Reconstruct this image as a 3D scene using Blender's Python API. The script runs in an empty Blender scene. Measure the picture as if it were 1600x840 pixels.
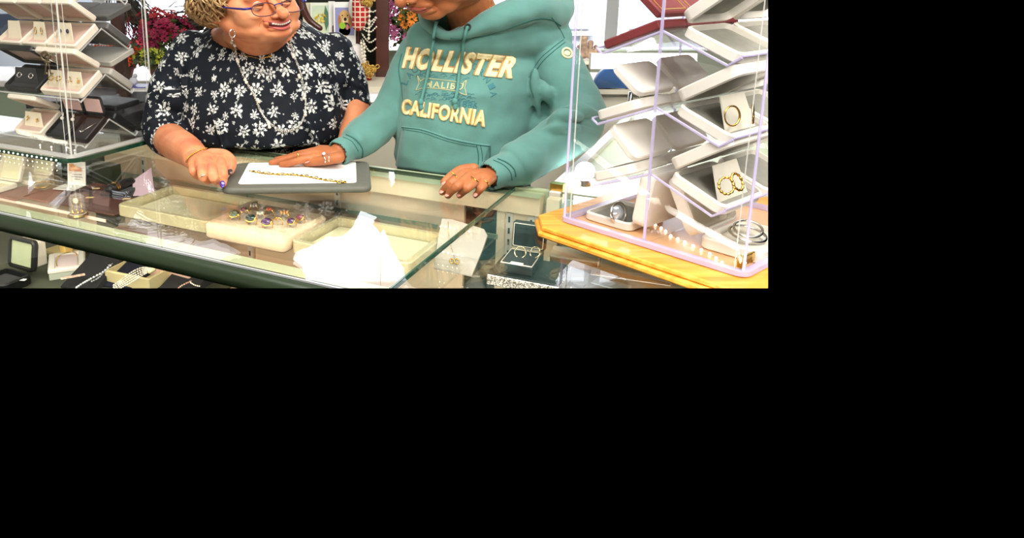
import bpy, bmesh, math, random
from mathutils import Vector, Matrix, Euler
from mathutils.bvhtree import BVHTree
random.seed(7)
SC = bpy.context.scene
COL = SC.collection

# ---------------------------------------------------------------- camera, world, lights, exposure
CAMZ, FPX, PPX, PPY, PIT = 1.42, 1150.0, 600.0, 225.0, math.radians(13)
cd = bpy.data.cameras.new('camera'); cam = bpy.data.objects.new('camera', cd); COL.objects.link(cam)
cam.location = (0, 0, CAMZ); cam.rotation_euler = (math.pi/2 - PIT, 0, 0)
cd.sensor_width = 36; cd.lens = 36*FPX/1600
cd.shift_x = (800-PPX)/1600; cd.shift_y = (PPY-420)/1600
cd.clip_start = 0.02; cd.clip_end = 60
SC.camera = cam
w = bpy.data.worlds.new('world'); SC.world = w; w.use_nodes = True
w.node_tree.nodes['Background'].inputs[0].default_value = (0, 0, 0, 1)
w.node_tree.nodes['Background'].inputs[1].default_value = 0
SC.view_settings.view_transform = 'Standard'; SC.view_settings.look = 'None'
SC.view_settings.gamma = 1; SC.view_settings.use_curve_mapping = False
SC.view_settings.exposure = 0.0
try:
    SC.cycles.transparent_max_bounces = 48; SC.cycles.max_bounces = 9
    SC.cycles.glossy_bounces = 5; SC.cycles.diffuse_bounces = 4; SC.cycles.transmission_bounces = 6
    SC.cycles.caustics_reflective = False; SC.cycles.caustics_refractive = False
    SC.cycles.sample_clamp_indirect = 6
except Exception: pass
def area(name, loc, size, power, col, aim):
    l = bpy.data.lights.new(name, 'AREA'); l.shape = 'RECTANGLE'; l.size, l.size_y = size
    l.energy = power; l.color = col
    o = bpy.data.objects.new(name, l); COL.objects.link(o); o.location = loc
    o.rotation_euler = (Vector(aim)-Vector(loc)).to_track_quat('-Z', 'Y').to_euler(); return o
area('ceiling_or_fill_lamp', (-0.6, 0.7, 2.62), (1.5, 0.5), 34, (1, .965, .90), (-0.6, 1.0, 0))
area('ceiling_or_fill_lamp', (0.8, 1.0, 2.62), (1.5, 0.5), 24, (1, .965, .92), (0.7, 1.2, 0))
area('ceiling_or_fill_lamp', (0.2, -0.9, 2.6), (1.6, 0.8), 32, (1, .97, .92), (0.0, 1.4, 1.0))
def klamp(s0, s1, v, z, pw, col):
    u = Vector((-.887, .462, 0)).normalized(); vv = Vector((.462, .887, 0)).normalized(); c = Vector((-.005, .9176, 0))+u*(s0+s1)/2+vv*v+Vector((0, 0, z))
    l = bpy.data.lights.new('case_lamp', 'AREA'); l.shape = 'RECTANGLE'; l.size, l.size_y = abs(s1-s0), .02; l.energy = pw; l.color = col
    o = bpy.data.objects.new('case_lamp', l); COL.objects.link(o)
    zx = -(vv*.8+Vector((0, 0, -.6))).normalized(); xx = u; yy = zx.cross(xx)
    o.matrix_world = Matrix(((xx.x, yy.x, zx.x, c.x), (xx.y, yy.y, zx.y, c.y), (xx.z, yy.z, zx.z, c.z), (0, 0, 0, 1)))
klamp(.02, 1.5, .045, .972, 3.9, (1, .90, .74))
klamp(-.75, -.02, .045, .972, 1.9, (1, .92, .80))
area('street_daylight', (1.2, 4.7, 2.9), (4, 1), 330, (.95, .98, 1), (1.4, 6.4, 1.0))
area('ceiling_or_fill_lamp', (.75, -.5, 2.45), (.8, .6), 46, (1, .96, .89), (.55, 1.15, 1.2))  # added fill aimed at the right case to brighten it
area('window_daylight', (0.0, 4.1, 2.0), (4.2, 1.0), 30, (.90, .95, 1), (0, 1.4, 1.0))

# ---------------------------------------------------------------- pixel helpers (photo pixel -> point in the place)
CA, SA = math.cos(PIT), math.sin(PIT)
CAMP = Vector((0, 0, CAMZ))
def ray(px, py):
    x = (px-PPX)/FPX; y = -(py-PPY)/FPX
    return Vector((x, CA + y*SA, -SA + y*CA))
def P(px, py, d): r = ray(px, py); return CAMP + r*(d/r.y)
def Z(px, py, z): r = ray(px, py); return CAMP + r*((z-CAMZ)/r.z)
def PL(px, py, p0, e):
    r = ray(px, py); n = Vector((-e[1], e[0], 0)); k = n.dot(Vector((p0[0], p0[1], 0))-CAMP)/n.dot(r)
    return CAMP + r*k

# ---------------------------------------------------------------- materials
def lin(c):
    c = c/255.0
    return c/12.92 if c <= .04045 else ((c+.055)/1.055)**2.4
def rgb(r, g, b): return (lin(r), lin(g), lin(b), 1)
MATS = {}
def N(nt, typ, **kw):
    n = nt.nodes.new(typ)
    for k, v in kw.items():
        if k.startswith('i_'):
            key = k[2:]; key = int(key) if key.isdigit() else key
            n.inputs[key].default_value = v
        else: setattr(n, k, v)
    return n
def mat(name, col, rough=.6, metal=0, spec=.4, var=0, scale=40, bump=0, bscale=None, sss=0, trans=0, emis=None, est=0, coat=0, sheen=0, col2=None):
    if name in MATS: return MATS[name]
    m = bpy.data.materials.new(name); m.use_nodes = True; nt = m.node_tree; b = nt.nodes['Principled BSDF']
    b.inputs['Base Color'].default_value = col; b.inputs['Roughness'].default_value = rough
    b.inputs['Metallic'].default_value = metal; b.inputs['Specular IOR Level'].default_value = spec
    if coat: b.inputs['Coat Weight'].default_value = coat
    if sheen: b.inputs['Sheen Weight'].default_value = sheen
    if sss: b.inputs['Subsurface Weight'].default_value = sss; b.inputs['Subsurface Radius'].default_value = (.012, .005, .003); b.inputs['Subsurface Scale'].default_value = 1
    if emis: b.inputs['Emission Color'].default_value = emis; b.inputs['Emission Strength'].default_value = est
    tc = N(nt, 'ShaderNodeTexCoord')
    if var or col2:
        nz = N(nt, 'ShaderNodeTexNoise', i_Scale=scale, i_Detail=5.0); nt.links.new(tc.outputs['Object'], nz.inputs['Vector'])
        rp = N(nt, 'ShaderNodeValToRGB'); rp.color_ramp.elements[0].position = .35; rp.color_ramp.elements[1].position = .65
        c2 = col2 or tuple([min(1, c*(1-var)) for c in col[:3]]+[1]); rp.color_ramp.elements[0].color = c2; rp.color_ramp.elements[1].color = col
        nt.links.new(nz.outputs['Fac'], rp.inputs['Fac']); nt.links.new(rp.outputs['Color'], b.inputs['Base Color'])
    if bump:
        nb = N(nt, 'ShaderNodeTexNoise', i_Scale=bscale or scale, i_Detail=4.0); nt.links.new(tc.outputs['Object'], nb.inputs['Vector'])
        bp = N(nt, 'ShaderNodeBump', i_Strength=bump, i_Distance=.002); nt.links.new(nb.outputs['Fac'], bp.inputs['Height']); nt.links.new(bp.outputs['Normal'], b.inputs['Normal'])
    MATS[name] = m; return m
def glassmat(name, tint=(1, 1, 1, 1), ior=1.45, rough=.0, gl=1.0):
    if name in MATS: return MATS[name]
    m = bpy.data.materials.new(name); m.use_nodes = True; nt = m.node_tree; nt.nodes.clear()
    o = N(nt, 'ShaderNodeOutputMaterial'); t = N(nt, 'ShaderNodeBsdfTransparent', i_Color=tint); g = N(nt, 'ShaderNodeBsdfGlossy', i_Roughness=rough)
    lw = N(nt, 'ShaderNodeLayerWeight', i_Blend=.5); pw = N(nt, 'ShaderNodeMath', operation='POWER', i_1=5.0); nt.links.new(lw.outputs['Facing'], pw.inputs[0])
    f0 = ((ior-1)/(ior+1))**2; ml = N(nt, 'ShaderNodeMath', operation='MULTIPLY_ADD', i_1=(1-f0)*gl, i_2=f0*gl); ml.use_clamp = True
    x = N(nt, 'ShaderNodeMixShader'); nt.links.new(pw.outputs[0], ml.inputs[0]); nt.links.new(ml.outputs[0], x.inputs[0])
    nt.links.new(t.outputs[0], x.inputs[1]); nt.links.new(g.outputs[0], x.inputs[2]); nt.links.new(x.outputs[0], o.inputs[0])
    MATS[name] = m; return m
def frosted(name, col, fac=.5, rough=.3):      # cloudy plastic: part see-through, part diffuse
    if name in MATS: return MATS[name]
    m = bpy.data.materials.new(name); m.use_nodes = True; nt = m.node_tree; b = nt.nodes['Principled BSDF']; o = nt.nodes['Material Output']
    b.inputs['Base Color'].default_value = col; b.inputs['Roughness'].default_value = rough
    t = N(nt, 'ShaderNodeBsdfTransparent', i_Color=(1, 1, 1, 1)); x = N(nt, 'ShaderNodeMixShader', i_0=fac)
    nt.links.new(t.outputs[0], x.inputs[1]); nt.links.new(b.outputs[0], x.inputs[2]); nt.links.new(x.outputs[0], o.inputs[0])
    MATS[name] = m; return m
def emit(name, col, s):
    if name in MATS: return MATS[name]
    m = bpy.data.materials.new(name); m.use_nodes = True; nt = m.node_tree; nt.nodes.clear()
    o = N(nt, 'ShaderNodeOutputMaterial'); e = N(nt, 'ShaderNodeEmission', i_Color=col, i_Strength=s); nt.links.new(e.outputs[0], o.inputs[0])
    MATS[name] = m; return m

# ---------------------------------------------------------------- mesh builder
class MB:
    def __init__(s, T=None): s.v = []; s.f = []; s.T = T
    def add(s, vs, fs):
        n = len(s.v)
        s.v += [ (s.T @ Vector(p)) if s.T else Vector(p) for p in vs]; s.f += [tuple(n+i for i in f) for f in fs]; return s
    def box(s, c, d, R=None):
        c = Vector(c); vs = []
        for x in (-.5, .5):
            for y in (-.5, .5):
                for z in (-.5, .5):
                    p = Vector((x*d[0], y*d[1], z*d[2])); vs.append(c + (R @ p if R else p))
        return s.add(vs, [(0,1,3,2),(4,6,7,5),(0,4,5,1),(2,3,7,6),(0,2,6,4),(1,5,7,3)])
    def hexa(s, lo, hi):   # 4 points below, 4 above
        return s.add(list(lo)+list(hi), [(3,2,1,0),(4,5,6,7),(0,1,5,4),(1,2,6,5),(2,3,7,6),(3,0,4,7)])
    def rings(s, rs, cap=True, closed=False):
        k = len(rs[0]); vs = [p for r in rs for p in r]; fs = []
        m = len(rs)
        for i in range(m if closed else m-1):
            for j in range(k):
                a = i*k+j; b = i*k+(j+1) % k; c = ((i+1) % m)*k+(j+1) % k; d = ((i+1) % m)*k+j
                fs.append((a, b, c, d))
        if cap and not closed: fs.append(tuple(reversed(range(k)))); fs.append(tuple(range((m-1)*k, m*k)))
        return s.add(vs, fs)
    def tube(s, pts, r, seg=8, closed=False, flat=None, up=None):
        pts = [Vector(p) for p in pts]; n = len(pts)
        rr = r if isinstance(r, (list, tuple)) else [r]*n
        rs = []; prev = None
        for i, p in enumerate(pts):
            if closed: t = pts[(i+1) % n]-pts[i-1]
            else: t = pts[min(i+1, n-1)]-pts[max(i-1, 0)]
            if t.length < 1e-9: t = Vector((0, 0, 1))
            t.normalize()
            if up is not None: a = Vector(up)
            elif prev is None: a = Vector((0, 0, 1)) if abs(t.z) < .9 else Vector((1, 0, 0))
            else: a = prev
            x = a - t*a.dot(t)
            if x.length < 1e-6: x = t.orthogonal()
            x.normalize(); prev = x; y = t.cross(x)
            fl = flat if flat else 1
            rs.append([p + x*math.cos(q)*rr[i]*fl + y*math.sin(q)*rr[i] for q in [2*math.pi*k/seg for k in range(seg)]])
        return s.rings(rs, True, closed)
    def limb(s, pts, rad, seg=20, sub=6, flat=None, up=None):     # smooth tapered limb with rounded ends
        pts = [Vector(p) for p in pts]; P2 = []; R2 = []
        n = len(pts)
        for i in range(n-1):
            p0, p1, p2, p3 = pts[max(i-1, 0)], pts[i], pts[i+1], pts[min(i+2, n-1)]
            r0, r1, r2, r3 = rad[max(i-1, 0)], rad[i], rad[i+1], rad[min(i+2, n-1)]
            for j in range(sub):
                t = j/sub
                cr = lambda a, b, c, d: .5*((2*b)+(c-a)*t+(2*a-5*b+4*c-d)*t*t+(3*b-a-3*c+d)*t*t*t)
                P2.append(cr(p0, p1, p2, p3)); R2.append(max(1e-4, cr(r0, r1, r2, r3)))
        P2.append(pts[-1]); R2.append(rad[-1])
        a = (P2[0]-P2[1]).normalized(); b = (P2[-1]-P2[-2]).normalized()
        pre = [(P2[0]+a*R2[0]*math.sin(q), R2[0]*math.cos(q)) for q in (1.45, 1.1, .75, .4)]
        post = [(P2[-1]+b*R2[-1]*math.sin(q), R2[-1]*math.cos(q)) for q in (.4, .75, 1.1, 1.45)]
        allp = [p for p, _ in pre]+P2+[p for p, _ in post]; allr = [r for _, r in pre]+R2+[r for _, r in post]
        return s.tube(allp, allr, seg, flat=flat, up=up)
    def ell(s, c, r, R=None, nu=20, nv=12):
        c = Vector(c); r = (r, r, r) if isinstance(r, (int, float)) else r; vs = []; fs = []
        for i in range(1, nv):
            a = math.pi*i/nv
            for j in range(nu):
                b = 2*math.pi*j/nu; p = Vector((r[0]*math.sin(a)*math.cos(b), r[1]*math.sin(a)*math.sin(b), r[2]*math.cos(a)))
                vs.append(c+(R @ p if R else p))
        top = len(vs); q = Vector((0, 0, r[2])); vs.append(c+(R @ q if R else q)); vs.append(c-(R @ q if R else q))
        for i in range(nv-2):
            for j in range(nu):
                k = (j+1) % nu; fs.append((i*nu+j, (i+1)*nu+j, (i+1)*nu+k, i*nu+k))
        for j in range(nu):
            k = (j+1) % nu; fs.append((top, j, k)); fs.append((top+1, (nv-2)*nu+k, (nv-2)*nu+j))
        return s.add(vs, fs)
    def lathe(s, prof, c=(0, 0, 0), seg=24, R=None):
        c = Vector(c); rs = []
        for r, z in prof:
            ring = []
            for k in range(seg):
                q = 2*math.pi*k/seg; p = Vector((r*math.cos(q), r*math.sin(q), z)); ring.append(c+(R @ p if R else p))
            rs.append(ring)
        return s.rings(rs)
    def torus(s, c, R, r, rot=None, seg=24, k=8, a0=0, a1=2*math.pi, sx=1):
        full = abs(a1-a0-2*math.pi) < 1e-4; n = seg if full else seg+1; pts = []
        for i in range(n):
            q = a0+(a1-a0)*i/seg; p = Vector((R*sx*math.cos(q), R*math.sin(q), 0)); pts.append(Vector(c)+(rot @ p if rot else p))
        return s.tube(pts, r, k, closed=full)
    def prism(s, poly, z0, z1):
        n = len(poly); return s.add([(x, y, z0) for x, y in poly]+[(x, y, z1) for x, y in poly],
            [tuple(reversed(range(n))), tuple(range(n, 2*n))]+[(i, (i+1) % n, n+(i+1) % n, n+i) for i in range(n)])
    def rrect(s, w, d, r, seg=4):
        pts = []
        for cx, cy, a in ((w/2-r, d/2-r, 0), (-w/2+r, d/2-r, 90), (-w/2+r, -d/2+r, 180), (w/2-r, -d/2+r, 270)):
            for i in range(seg+1):
                q = math.radians(a+90*i/seg); pts.append((cx+r*math.cos(q), cy+r*math.sin(q)))
        return pts
    def rbox(s, w, d, z0, z1, r=.005, bev=.002, cx=0, cy=0):      # rounded plan, bevelled rim
        rs = []
        for z, k in ((z0, bev), (z0+bev, 0), (z1-bev, 0), (z1, bev)):
            rs.append([(cx+x, cy+y, z) for x, y in s.rrect(w-2*k, d-2*k, max(r-k, .0005))])
        return s.rings(rs)
    def tray(s, w, d, h, t=.004, r=.008, floor=.003, z0=0, flare=0, cx=0, cy=0):
        rs = []; b = min(.002, t*.4)
        for W, D, zz, rr in ((w-2*flare-2*b, d-2*flare-2*b, z0, r), (w-2*flare, d-2*flare, z0+b, r), (w, d, z0+h-b, r), (w-2*b, d-2*b, z0+h, r), (w-2*t, d-2*t, z0+h, max(r-t, .001)), (w-2*t-2*flare, d-2*t-2*flare, z0+floor, max(r-t, .001))):
            rs.append([(cx+x, cy+y, zz) for x, y in s.rrect(W, D, max(rr, .001))])
        return s.rings(rs)
    def mesh(s, name):
        me = bpy.data.meshes.new(name); me.from_pydata([tuple(p) for p in s.v], [], s.f); me.update(); return me

def setp(o, label=None, cat=None, group=None, kind=None):
    if label: o['label'] = label
    if cat: o['category'] = cat
    if group: o['group'] = group
    if kind: o['kind'] = kind
    return o
def thing(name, label, cat, loc=(0, 0, 0), group=None):
    o = bpy.data.objects.new(name, None); COL.objects.link(o); o.location = loc; o.empty_display_size = .02
    return setp(o, label, cat, group)
def part(name, src, m, parent=None, smooth=False, label=None, auto=None):
    me = src.mesh(name) if isinstance(src, MB) else src
    me.name = name
    bm = bmesh.new(); bm.from_mesh(me)
    if isinstance(src, MB): bmesh.ops.recalc_face_normals(bm, faces=bm.faces)
    if auto:
        for f in bm.faces: f.smooth = True
        for e in bm.edges:
            if len(e.link_faces) == 2 and e.calc_face_angle(0) > math.radians(auto): e.smooth = False
    elif smooth:
        for f in bm.faces: f.smooth = True
    bm.to_mesh(me); bm.free()
    me.materials.clear(); me.materials.append(m)
    o = bpy.data.objects.new(name, me); COL.objects.link(o)
    if parent:
        W = wm(parent); me.transform(W.inverted()); o.parent = parent
    if label: o['label'] = label
    return o
def wm(o):
    m = Matrix.Translation(o.location) @ o.rotation_euler.to_matrix().to_4x4()
    return (wm(o.parent) @ m) if o.parent else m
def solo(name, src, m, label, cat, group=None, smooth=False, auto=None, kind=None):
    o = part(name, src, m, None, smooth, auto=auto); return setp(o, label, cat, group, kind)
def struct(name, src, m, auto=None):
    o = part(name, src, m, None, auto=auto); o['kind'] = 'structure'; return o
def remeshed(mb, vox, smooth=4, name='m'):
    me = mb.mesh(name); bm = bmesh.new(); bm.from_mesh(me); bmesh.ops.recalc_face_normals(bm, faces=bm.faces); bm.to_mesh(me); bm.free()
    o = bpy.data.objects.new('tmp', me); COL.objects.link(o)
    r = o.modifiers.new('r', 'REMESH'); r.mode = 'VOXEL'; r.voxel_size = vox; r.use_smooth_shade = True
    s = o.modifiers.new('s', 'SMOOTH'); s.factor = .5; s.iterations = smooth
    dg = bpy.context.evaluated_depsgraph_get(); ev = o.evaluated_get(dg)
    out = bpy.data.meshes.new_from_object(ev, depsgraph=dg)
    bpy.data.objects.remove(o); bpy.data.meshes.remove(me); return out
def bvh_of(me): return BVHTree.FromPolygons([v.co.copy() for v in me.vertices], [tuple(p.vertices) for p in me.polygons])
def frame(o, x, y, z=None):
    x = Vector(x).normalized(); y = Vector(y).normalized(); z = Vector(z).normalized() if z else x.cross(y)
    M = Matrix.Identity(4)
    for i in range(3): M[i][0] = x[i]; M[i][1] = y[i]; M[i][2] = z[i]; M[i][3] = o[i]
    return M

# palette
CREAM = mat('cream_leatherette', rgb(236, 226, 206), .55, var=.05, scale=60, bump=.15, bscale=400)
WHITE = mat('white_leatherette', rgb(240, 234, 222), .5, var=.05, scale=50, bump=.15, bscale=400)
PEACH = mat('peach_satin', rgb(214, 184, 168), .45, var=.08, scale=30)
BLACK = mat('black_leatherette', rgb(24, 26, 26), .45, var=.2, scale=60, bump=.2, bscale=500)
VELVET = mat('black_velvet', rgb(12, 14, 17), .9, sheen=.2)
GREYB = mat('grey_leatherette', rgb(92, 92, 88), .5, var=.15, scale=40)
PINK = mat('pink_satin', rgb(226, 186, 180), .5, var=.08, scale=30)
GREYV = mat('grey_velvet', rgb(150, 148, 136), .8, var=.15, scale=60)
MAROON = mat('maroon_leather', rgb(128, 44, 46), .45, var=.15, scale=60, bump=.2, bscale=300)
GOLD = mat('gold', rgb(226, 178, 84), .22, 1)
GOLDP = mat('gilt_line', rgb(220, 180, 90), .4, .6)
SILVER = mat('silver', rgb(225, 222, 215), .2, 1)
PEARL = mat('pearl', rgb(242, 232, 212), .2, spec=.7, coat=.5)
ACR = glassmat('clear_acrylic', (.985, .985, .99, 1), 1.42, .0, .6)
ACRE = frosted('acrylic_edge', rgb(214, 204, 240), .62, .15)
CLEARE = frosted('clear_edge', rgb(232, 232, 226), .5, .15)
GLASS = glassmat('counter_glass', (.975, .985, .972, 1), 1.5, .0, .85)
GEDGE = mat('green_glass_edge', rgb(40, 78, 60), .15, spec=.6)
PAPER = mat('white_paper', rgb(245, 242, 234), .7, var=.03, scale=20)
LED = emit('led_or_glint_glow', (1, .93, .75, 1), 9)  # glow of the LED strip, shared by the added reflection glints
# ---------------------------------------------------------------- the room
UD = Vector((-.887, .462, 0)).normalized()    # along the counter, to the left
VD = Vector((.462, .887, 0)).normalized()     # across the counter, to the back
FR = Vector((-.005, .9176, 0))
def K(s, v, z): return FR + UD*s + VD*v + Vector((0, 0, z))
def kbox(mb, s0, s1, v0, v1, z0, z1):
    return mb.hexa([K(s0, v0, z0), K(s1, v0, z0), K(s1, v1, z0), K(s0, v1, z0)], [K(s0, v0, z1), K(s1, v0, z1), K(s1, v1, z1), K(s0, v1, z1)])

WALLM = mat('wall_paint', rgb(226, 222, 208), .8, var=.04, scale=6)
struct('ceiling', MB().box((0, 1.0, 2.72), (6.4, 7.0, .06)), mat('ceiling_tile', rgb(235, 233, 226), .8, var=.05, scale=30))
struct('wall_front', MB().box((0, -2.4, 1.36), (6.4, .08, 2.7)), WALLM)
struct('wall_left', MB().box((-3.2, 1.0, 1.36), (.08, 6.8, 2.7)), WALLM)
# storefront behind: sill wall, posts, panes and the bright street outside
WY = 4.3
struct('wall_back', MB().box((-.2, WY, .42), (5.6, .12, .84)).box((-.2, WY, 2.62), (5.6, .12, .2)).box((-1.85, WY-.02, 2.02), (2.3, .12, 1.0)), WALLM)  # last box is an unseen header added to cut the left window's reflection
DKW = mat('dark_brown_wood', rgb(66, 40, 32), .5, var=.25, scale=14, bump=.2)
wf = MB()
for x in (-3.0, -1.62, -.62, .50, 1.30, 2.6): wf.box((x, WY, 1.68), (.07, .10, 1.7))
wf.box((-.2, WY, .86), (5.6, .14, .05)).box((-.2, WY, 2.5), (5.6, .12, .05))
struct('window_1', wf, mat('window_frame', rgb(214, 214, 214), .5))
pn = part('pane', MB().box((-.2, WY, 1.68), (5.6, .006, 1.62)), ACR, None); pn.name = 'window_2'; pn['kind'] = 'structure'
# outside: bright overcast street with a pale building
sky = struct('wall_street', MB().box((0, 6.6, 1.9), (9.5, .05, 4.4)), emit('overcast_sky', (.93, .97, 1, 1), 4.5))
SID = mat('white_siding', rgb(222, 226, 238), .7)
t = thing('building_facade', 'pale clapboard building across the street seen through the right window', 'building', (1.9, 6.2, .0))
b = MB()
for i in range(26): b.box((1.95, 6.2, .1+i*.11), (1.5, .05, .097))
part('siding', b, SID, t)
for x in (1.55, 2.15):
    f = part('window', MB().box((x, 6.15, 1.25), (.34, .06, .62)), mat('pale_trim', rgb(236, 238, 244), .5), t)
    part('pane', MB().box((x, 6.115, 1.25), (.27, .02, .54)), mat('blue_pane', rgb(206, 218, 240), .3), f)
t = thing('parked_van', 'pale blue-grey parked van outside the left window', 'van', (-3.0, 6.0, 0))
b = MB(); b.rbox(2.0, .8, .35, 1.25, .12, .05, cx=-3.0, cy=6.0); part('body', b, mat('van_blue', rgb(214, 222, 236), .35), t, auto=40)
part('window', MB().rbox(1.3, .82, .85, 1.14, .05, .02, cx=-3.0, cy=6.0), mat('dark_tint', rgb(50, 66, 90), .2), t, auto=40)
for x in (-3.6, -2.4):
    part('wheel', MB().lathe([(.02, -.06), (.2, -.06), (.22, -.03), (.22, .03), (.2, .06), (.02, .06)], (x, 5.62, .3), 24, Matrix.Rotation(math.pi/2, 3, 'X')), mat('tyre', rgb(30, 30, 32), .8), t, auto=40)

# window ledge and low display furniture behind the counter
t = thing('window_ledge_shelf', 'long white painted display ledge under the left window', 'shelf', (-1.6, 3.6, .0))
part('top', MB().rbox(2.2, .5, .90, .93, .01, .004, cx=-1.75, cy=3.7), mat('white_paint', rgb(236, 232, 226), .5, var=.03, scale=12), t, auto=40)
part('apron', MB().box((-1.75, 3.72, .7), (2.1, .42, .4)), mat('sage_panel', rgb(150, 166, 140), .6, var=.06, scale=8), t)
# dark low cabinet just behind the left case
t = thing('dark_shelf_unit', 'black shelf unit standing behind the left acrylic case', 'shelf', (-1.0, 2.55, .6))
DK = mat('black_paint', rgb(28, 27, 28), .5, var=.2, scale=10)
a = P(55, 153, 2.5); b2 = P(236, 150, 2.5)
part('top', MB().box(((a.x+b2.x)/2, 2.58, a.z-.012), (b2.x-a.x, .3, .024)), DK, t)
part('back_panel', MB().box(((a.x+b2.x)/2-.06, 2.66, a.z-.30), (b2.x-a.x-.12, .03, .56)), DK, t)
c = P(196, 62, 2.6)
part('post', MB().box((P(186, 100, 2.5).x, 2.52, a.z+.13), (.035, .04, .34)), DKW, t, label='brown post')
for px, py in ((150, 176), (205, 186)):
    q = P(px, py, 2.3); T = Matrix.Translation(q) @ Matrix.Rotation(math.radians(20), 4, 'Z') @ Matrix.Rotation(math.radians(-14), 4, 'Y')
    solo('display_riser', MB(T).rbox(.17, .13, -.03, .03, .01, .003), DK, 'black faceted display riser behind the left case, ' + ('left one' if px == 150 else 'right one by the sleeve'), 'riser', auto=40)
q = P(213, 172, 2.62); solo('wall_panel_board', MB().rbox(.09, .03, -.05+q.z, .05+q.z, .004, .002, cx=q.x, cy=q.y), mat('sage_panel', rgb(150, 166, 140), .6), 'sage green upright board between left case and blouse sleeve', 'panel')
# blue-purple plinth with figurine
q = P(222, 130, 2.75); solo('blue_plinth', MB().rbox(.13, .1, q.z-.035, q.z-.008, .006, .003, cx=q.x, cy=q.y).rbox(.16, .12, q.z-.05, q.z-.035, .006, .003, cx=q.x, cy=q.y), mat('cobalt_paint', rgb(66, 66, 158), .35), 'blue-violet plinth under a tiny white figurine', 'plinth', auto=40)
q2 = P(208, 120, 2.75)
solo('bird_figurine', MB().ell((q2.x, q2.y, q.z+.008), (.016, .01, .016)).ell((q2.x+.008, q2.y, q.z+.028), .008).limb([(q2.x-.008, q2.y, q.z+.005), (q2.x-.03, q2.y, q.z-.002)], [.006, .002], 8, 2), mat('white_china', rgb(240, 240, 246), .25), 'tiny white bird figurine on the blue-violet plinth', 'figurine', smooth=True)
q = P(228, 146, 2.7); solo('gift_box', MB().rbox(.17, .12, q.z-.03, q.z+.02, .004, .003, cx=q.x, cy=q.y), PAPER, 'white gift box with dark bow below the blue plinth', 'box', auto=40)

# ---- potted mums and wreath
def blossoms(mb, c, r, n, size, seed, flat=.7, petals=9):
    rd = random.Random(seed)
    for _ in range(n):
        a = rd.uniform(0, 6.283); u = rd.uniform(-.5, 1); s_ = math.sqrt(max(0, 1-u*u)); nrm = Vector((s_*math.cos(a), s_*math.sin(a), u))
        p = Vector(c)+Vector((nrm.x*r[0], nrm.y*r[1], nrm.z*r[2]))*rd.uniform(.8, 1.05)
        R = nrm.to_track_quat('Z', 'X').to_matrix(); k = size*rd.uniform(.7, 1.2)
        for j in range(petals):
            q = 6.283*j/petals+rd.random()*.3; d = Vector((math.cos(q), math.sin(q), .35)); e = Vector((-math.sin(q), math.cos(q), 0))
            pts = [p+R@(d*k*.15), p+R@(d*k*.6+e*k*.22), p+R@(d*k), p+R@(d*k*.6-e*k*.22), p+R@(d*k*.55+Vector((0, 0, -.1*k)))]
            mb.add(pts, [(0, 1, 4), (1, 2, 4), (2, 3, 4), (3, 0, 4)])
    return mb
def leaves(mb, c, r, n, size, seed, lo=-1):
    rd = random.Random(seed)
    for _ in range(n):
        a = rd.uniform(0, 6.283); u = rd.uniform(lo, 1); s_ = math.sqrt(max(0, 1-u*u)); d = Vector((s_*math.cos(a), s_*math.sin(a), u)); rr = rd.random()**.4
        p = Vector(c)+Vector((d.x*r[0], d.y*r[1], d.z*r[2]))*rr
        R = Euler((rd.uniform(0, 6), rd.uniform(0, 6), rd.uniform(0, 6))).to_matrix(); k = size*rd.uniform(.6, 1.3)
        mb.add([p, p+R@Vector((k*.3, k*.5, k*.1)), p+R@Vector((0, k, 0)), p+R@Vector((-k*.3, k*.5, k*.1))], [(0, 1, 2), (0, 2, 3)])
    return mb
LEAFG = mat('leaf_green', rgb(70, 88, 40), .6, var=.4, scale=30)
TWIG = mat('dark_twig', rgb(46, 42, 32), .7, var=.5, scale=30)
def mum(name, label, px, py, d, r, fcol, fname, n, seed, size=.022, potc=(172, 92, 60), pot=True):
    q = P(px, py, d); t = thing(name, label, 'plant', (q.x, q.y, q.z-r[2]-.1))
    part('foliage', leaves(MB(), q, (r[0]*.95, r[1]*.95, r[2]*.9), 260, .03, seed), LEAFG, t)['kind'] = 'stuff'
    part('blossoms', blossoms(MB(), q, r, n, size, seed+1), mat(fname, rgb(*fcol), .6, var=.35, scale=25), t)['kind'] = 'stuff'
    if pot: part('pot', MB().lathe([(.001, -.1), (r[0]*.4, -.1), (r[0]*.55, -.02), (r[0]*.6, -.02), (r[0]*.6, .0), (.001, .0)], (q.x, q.y, q.z-r[2]*.8), 20), mat('clay', rgb(*potc), .7, var=.1), t, auto=40)
mum('potted_mum', 'maroon and magenta chrysanthemum bush in a clay pot left of the blouse shoulder', 258, 66, 2.85, (.12, .1, .10), (140, 24, 62), 'maroon_petals', 120, 3, potc=(190, 140, 120))
mum('potted_mum', 'orange blossoms seen through the left case between its shelves', 172, 88, 2.9, (.16, .08, .035), (240, 92, 28), 'orange_petals', 70, 5, .028)
mum('potted_mum', 'pink and coral blossoms just right of the left case', 216, 80, 2.8, (.05, .06, .05), (222, 60, 90), 'coral_petals', 40, 8, .024, pot=False)
mum('potted_mum', 'small orange blossoms at the right edge of the left case', 204, 88, 2.75, (.045, .05, .03), (246, 120, 40), 'orange_petals', 30, 18, .026, pot=False)
mum('potted_mum', 'yellow-green leafy plant low beside the maroon bush', 236, 90, 2.7, (.06, .05, .025), (176, 180, 60), 'lime_petals', 26, 28, .02, pot=False)
mum('potted_mum', 'pink and purple blossoms between brown cabinet and hoodie', 622, 32, 3.1, (.09, .08, .14), (206, 112, 160), 'pink_petals', 90, 11, .026, pot=False)
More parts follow.
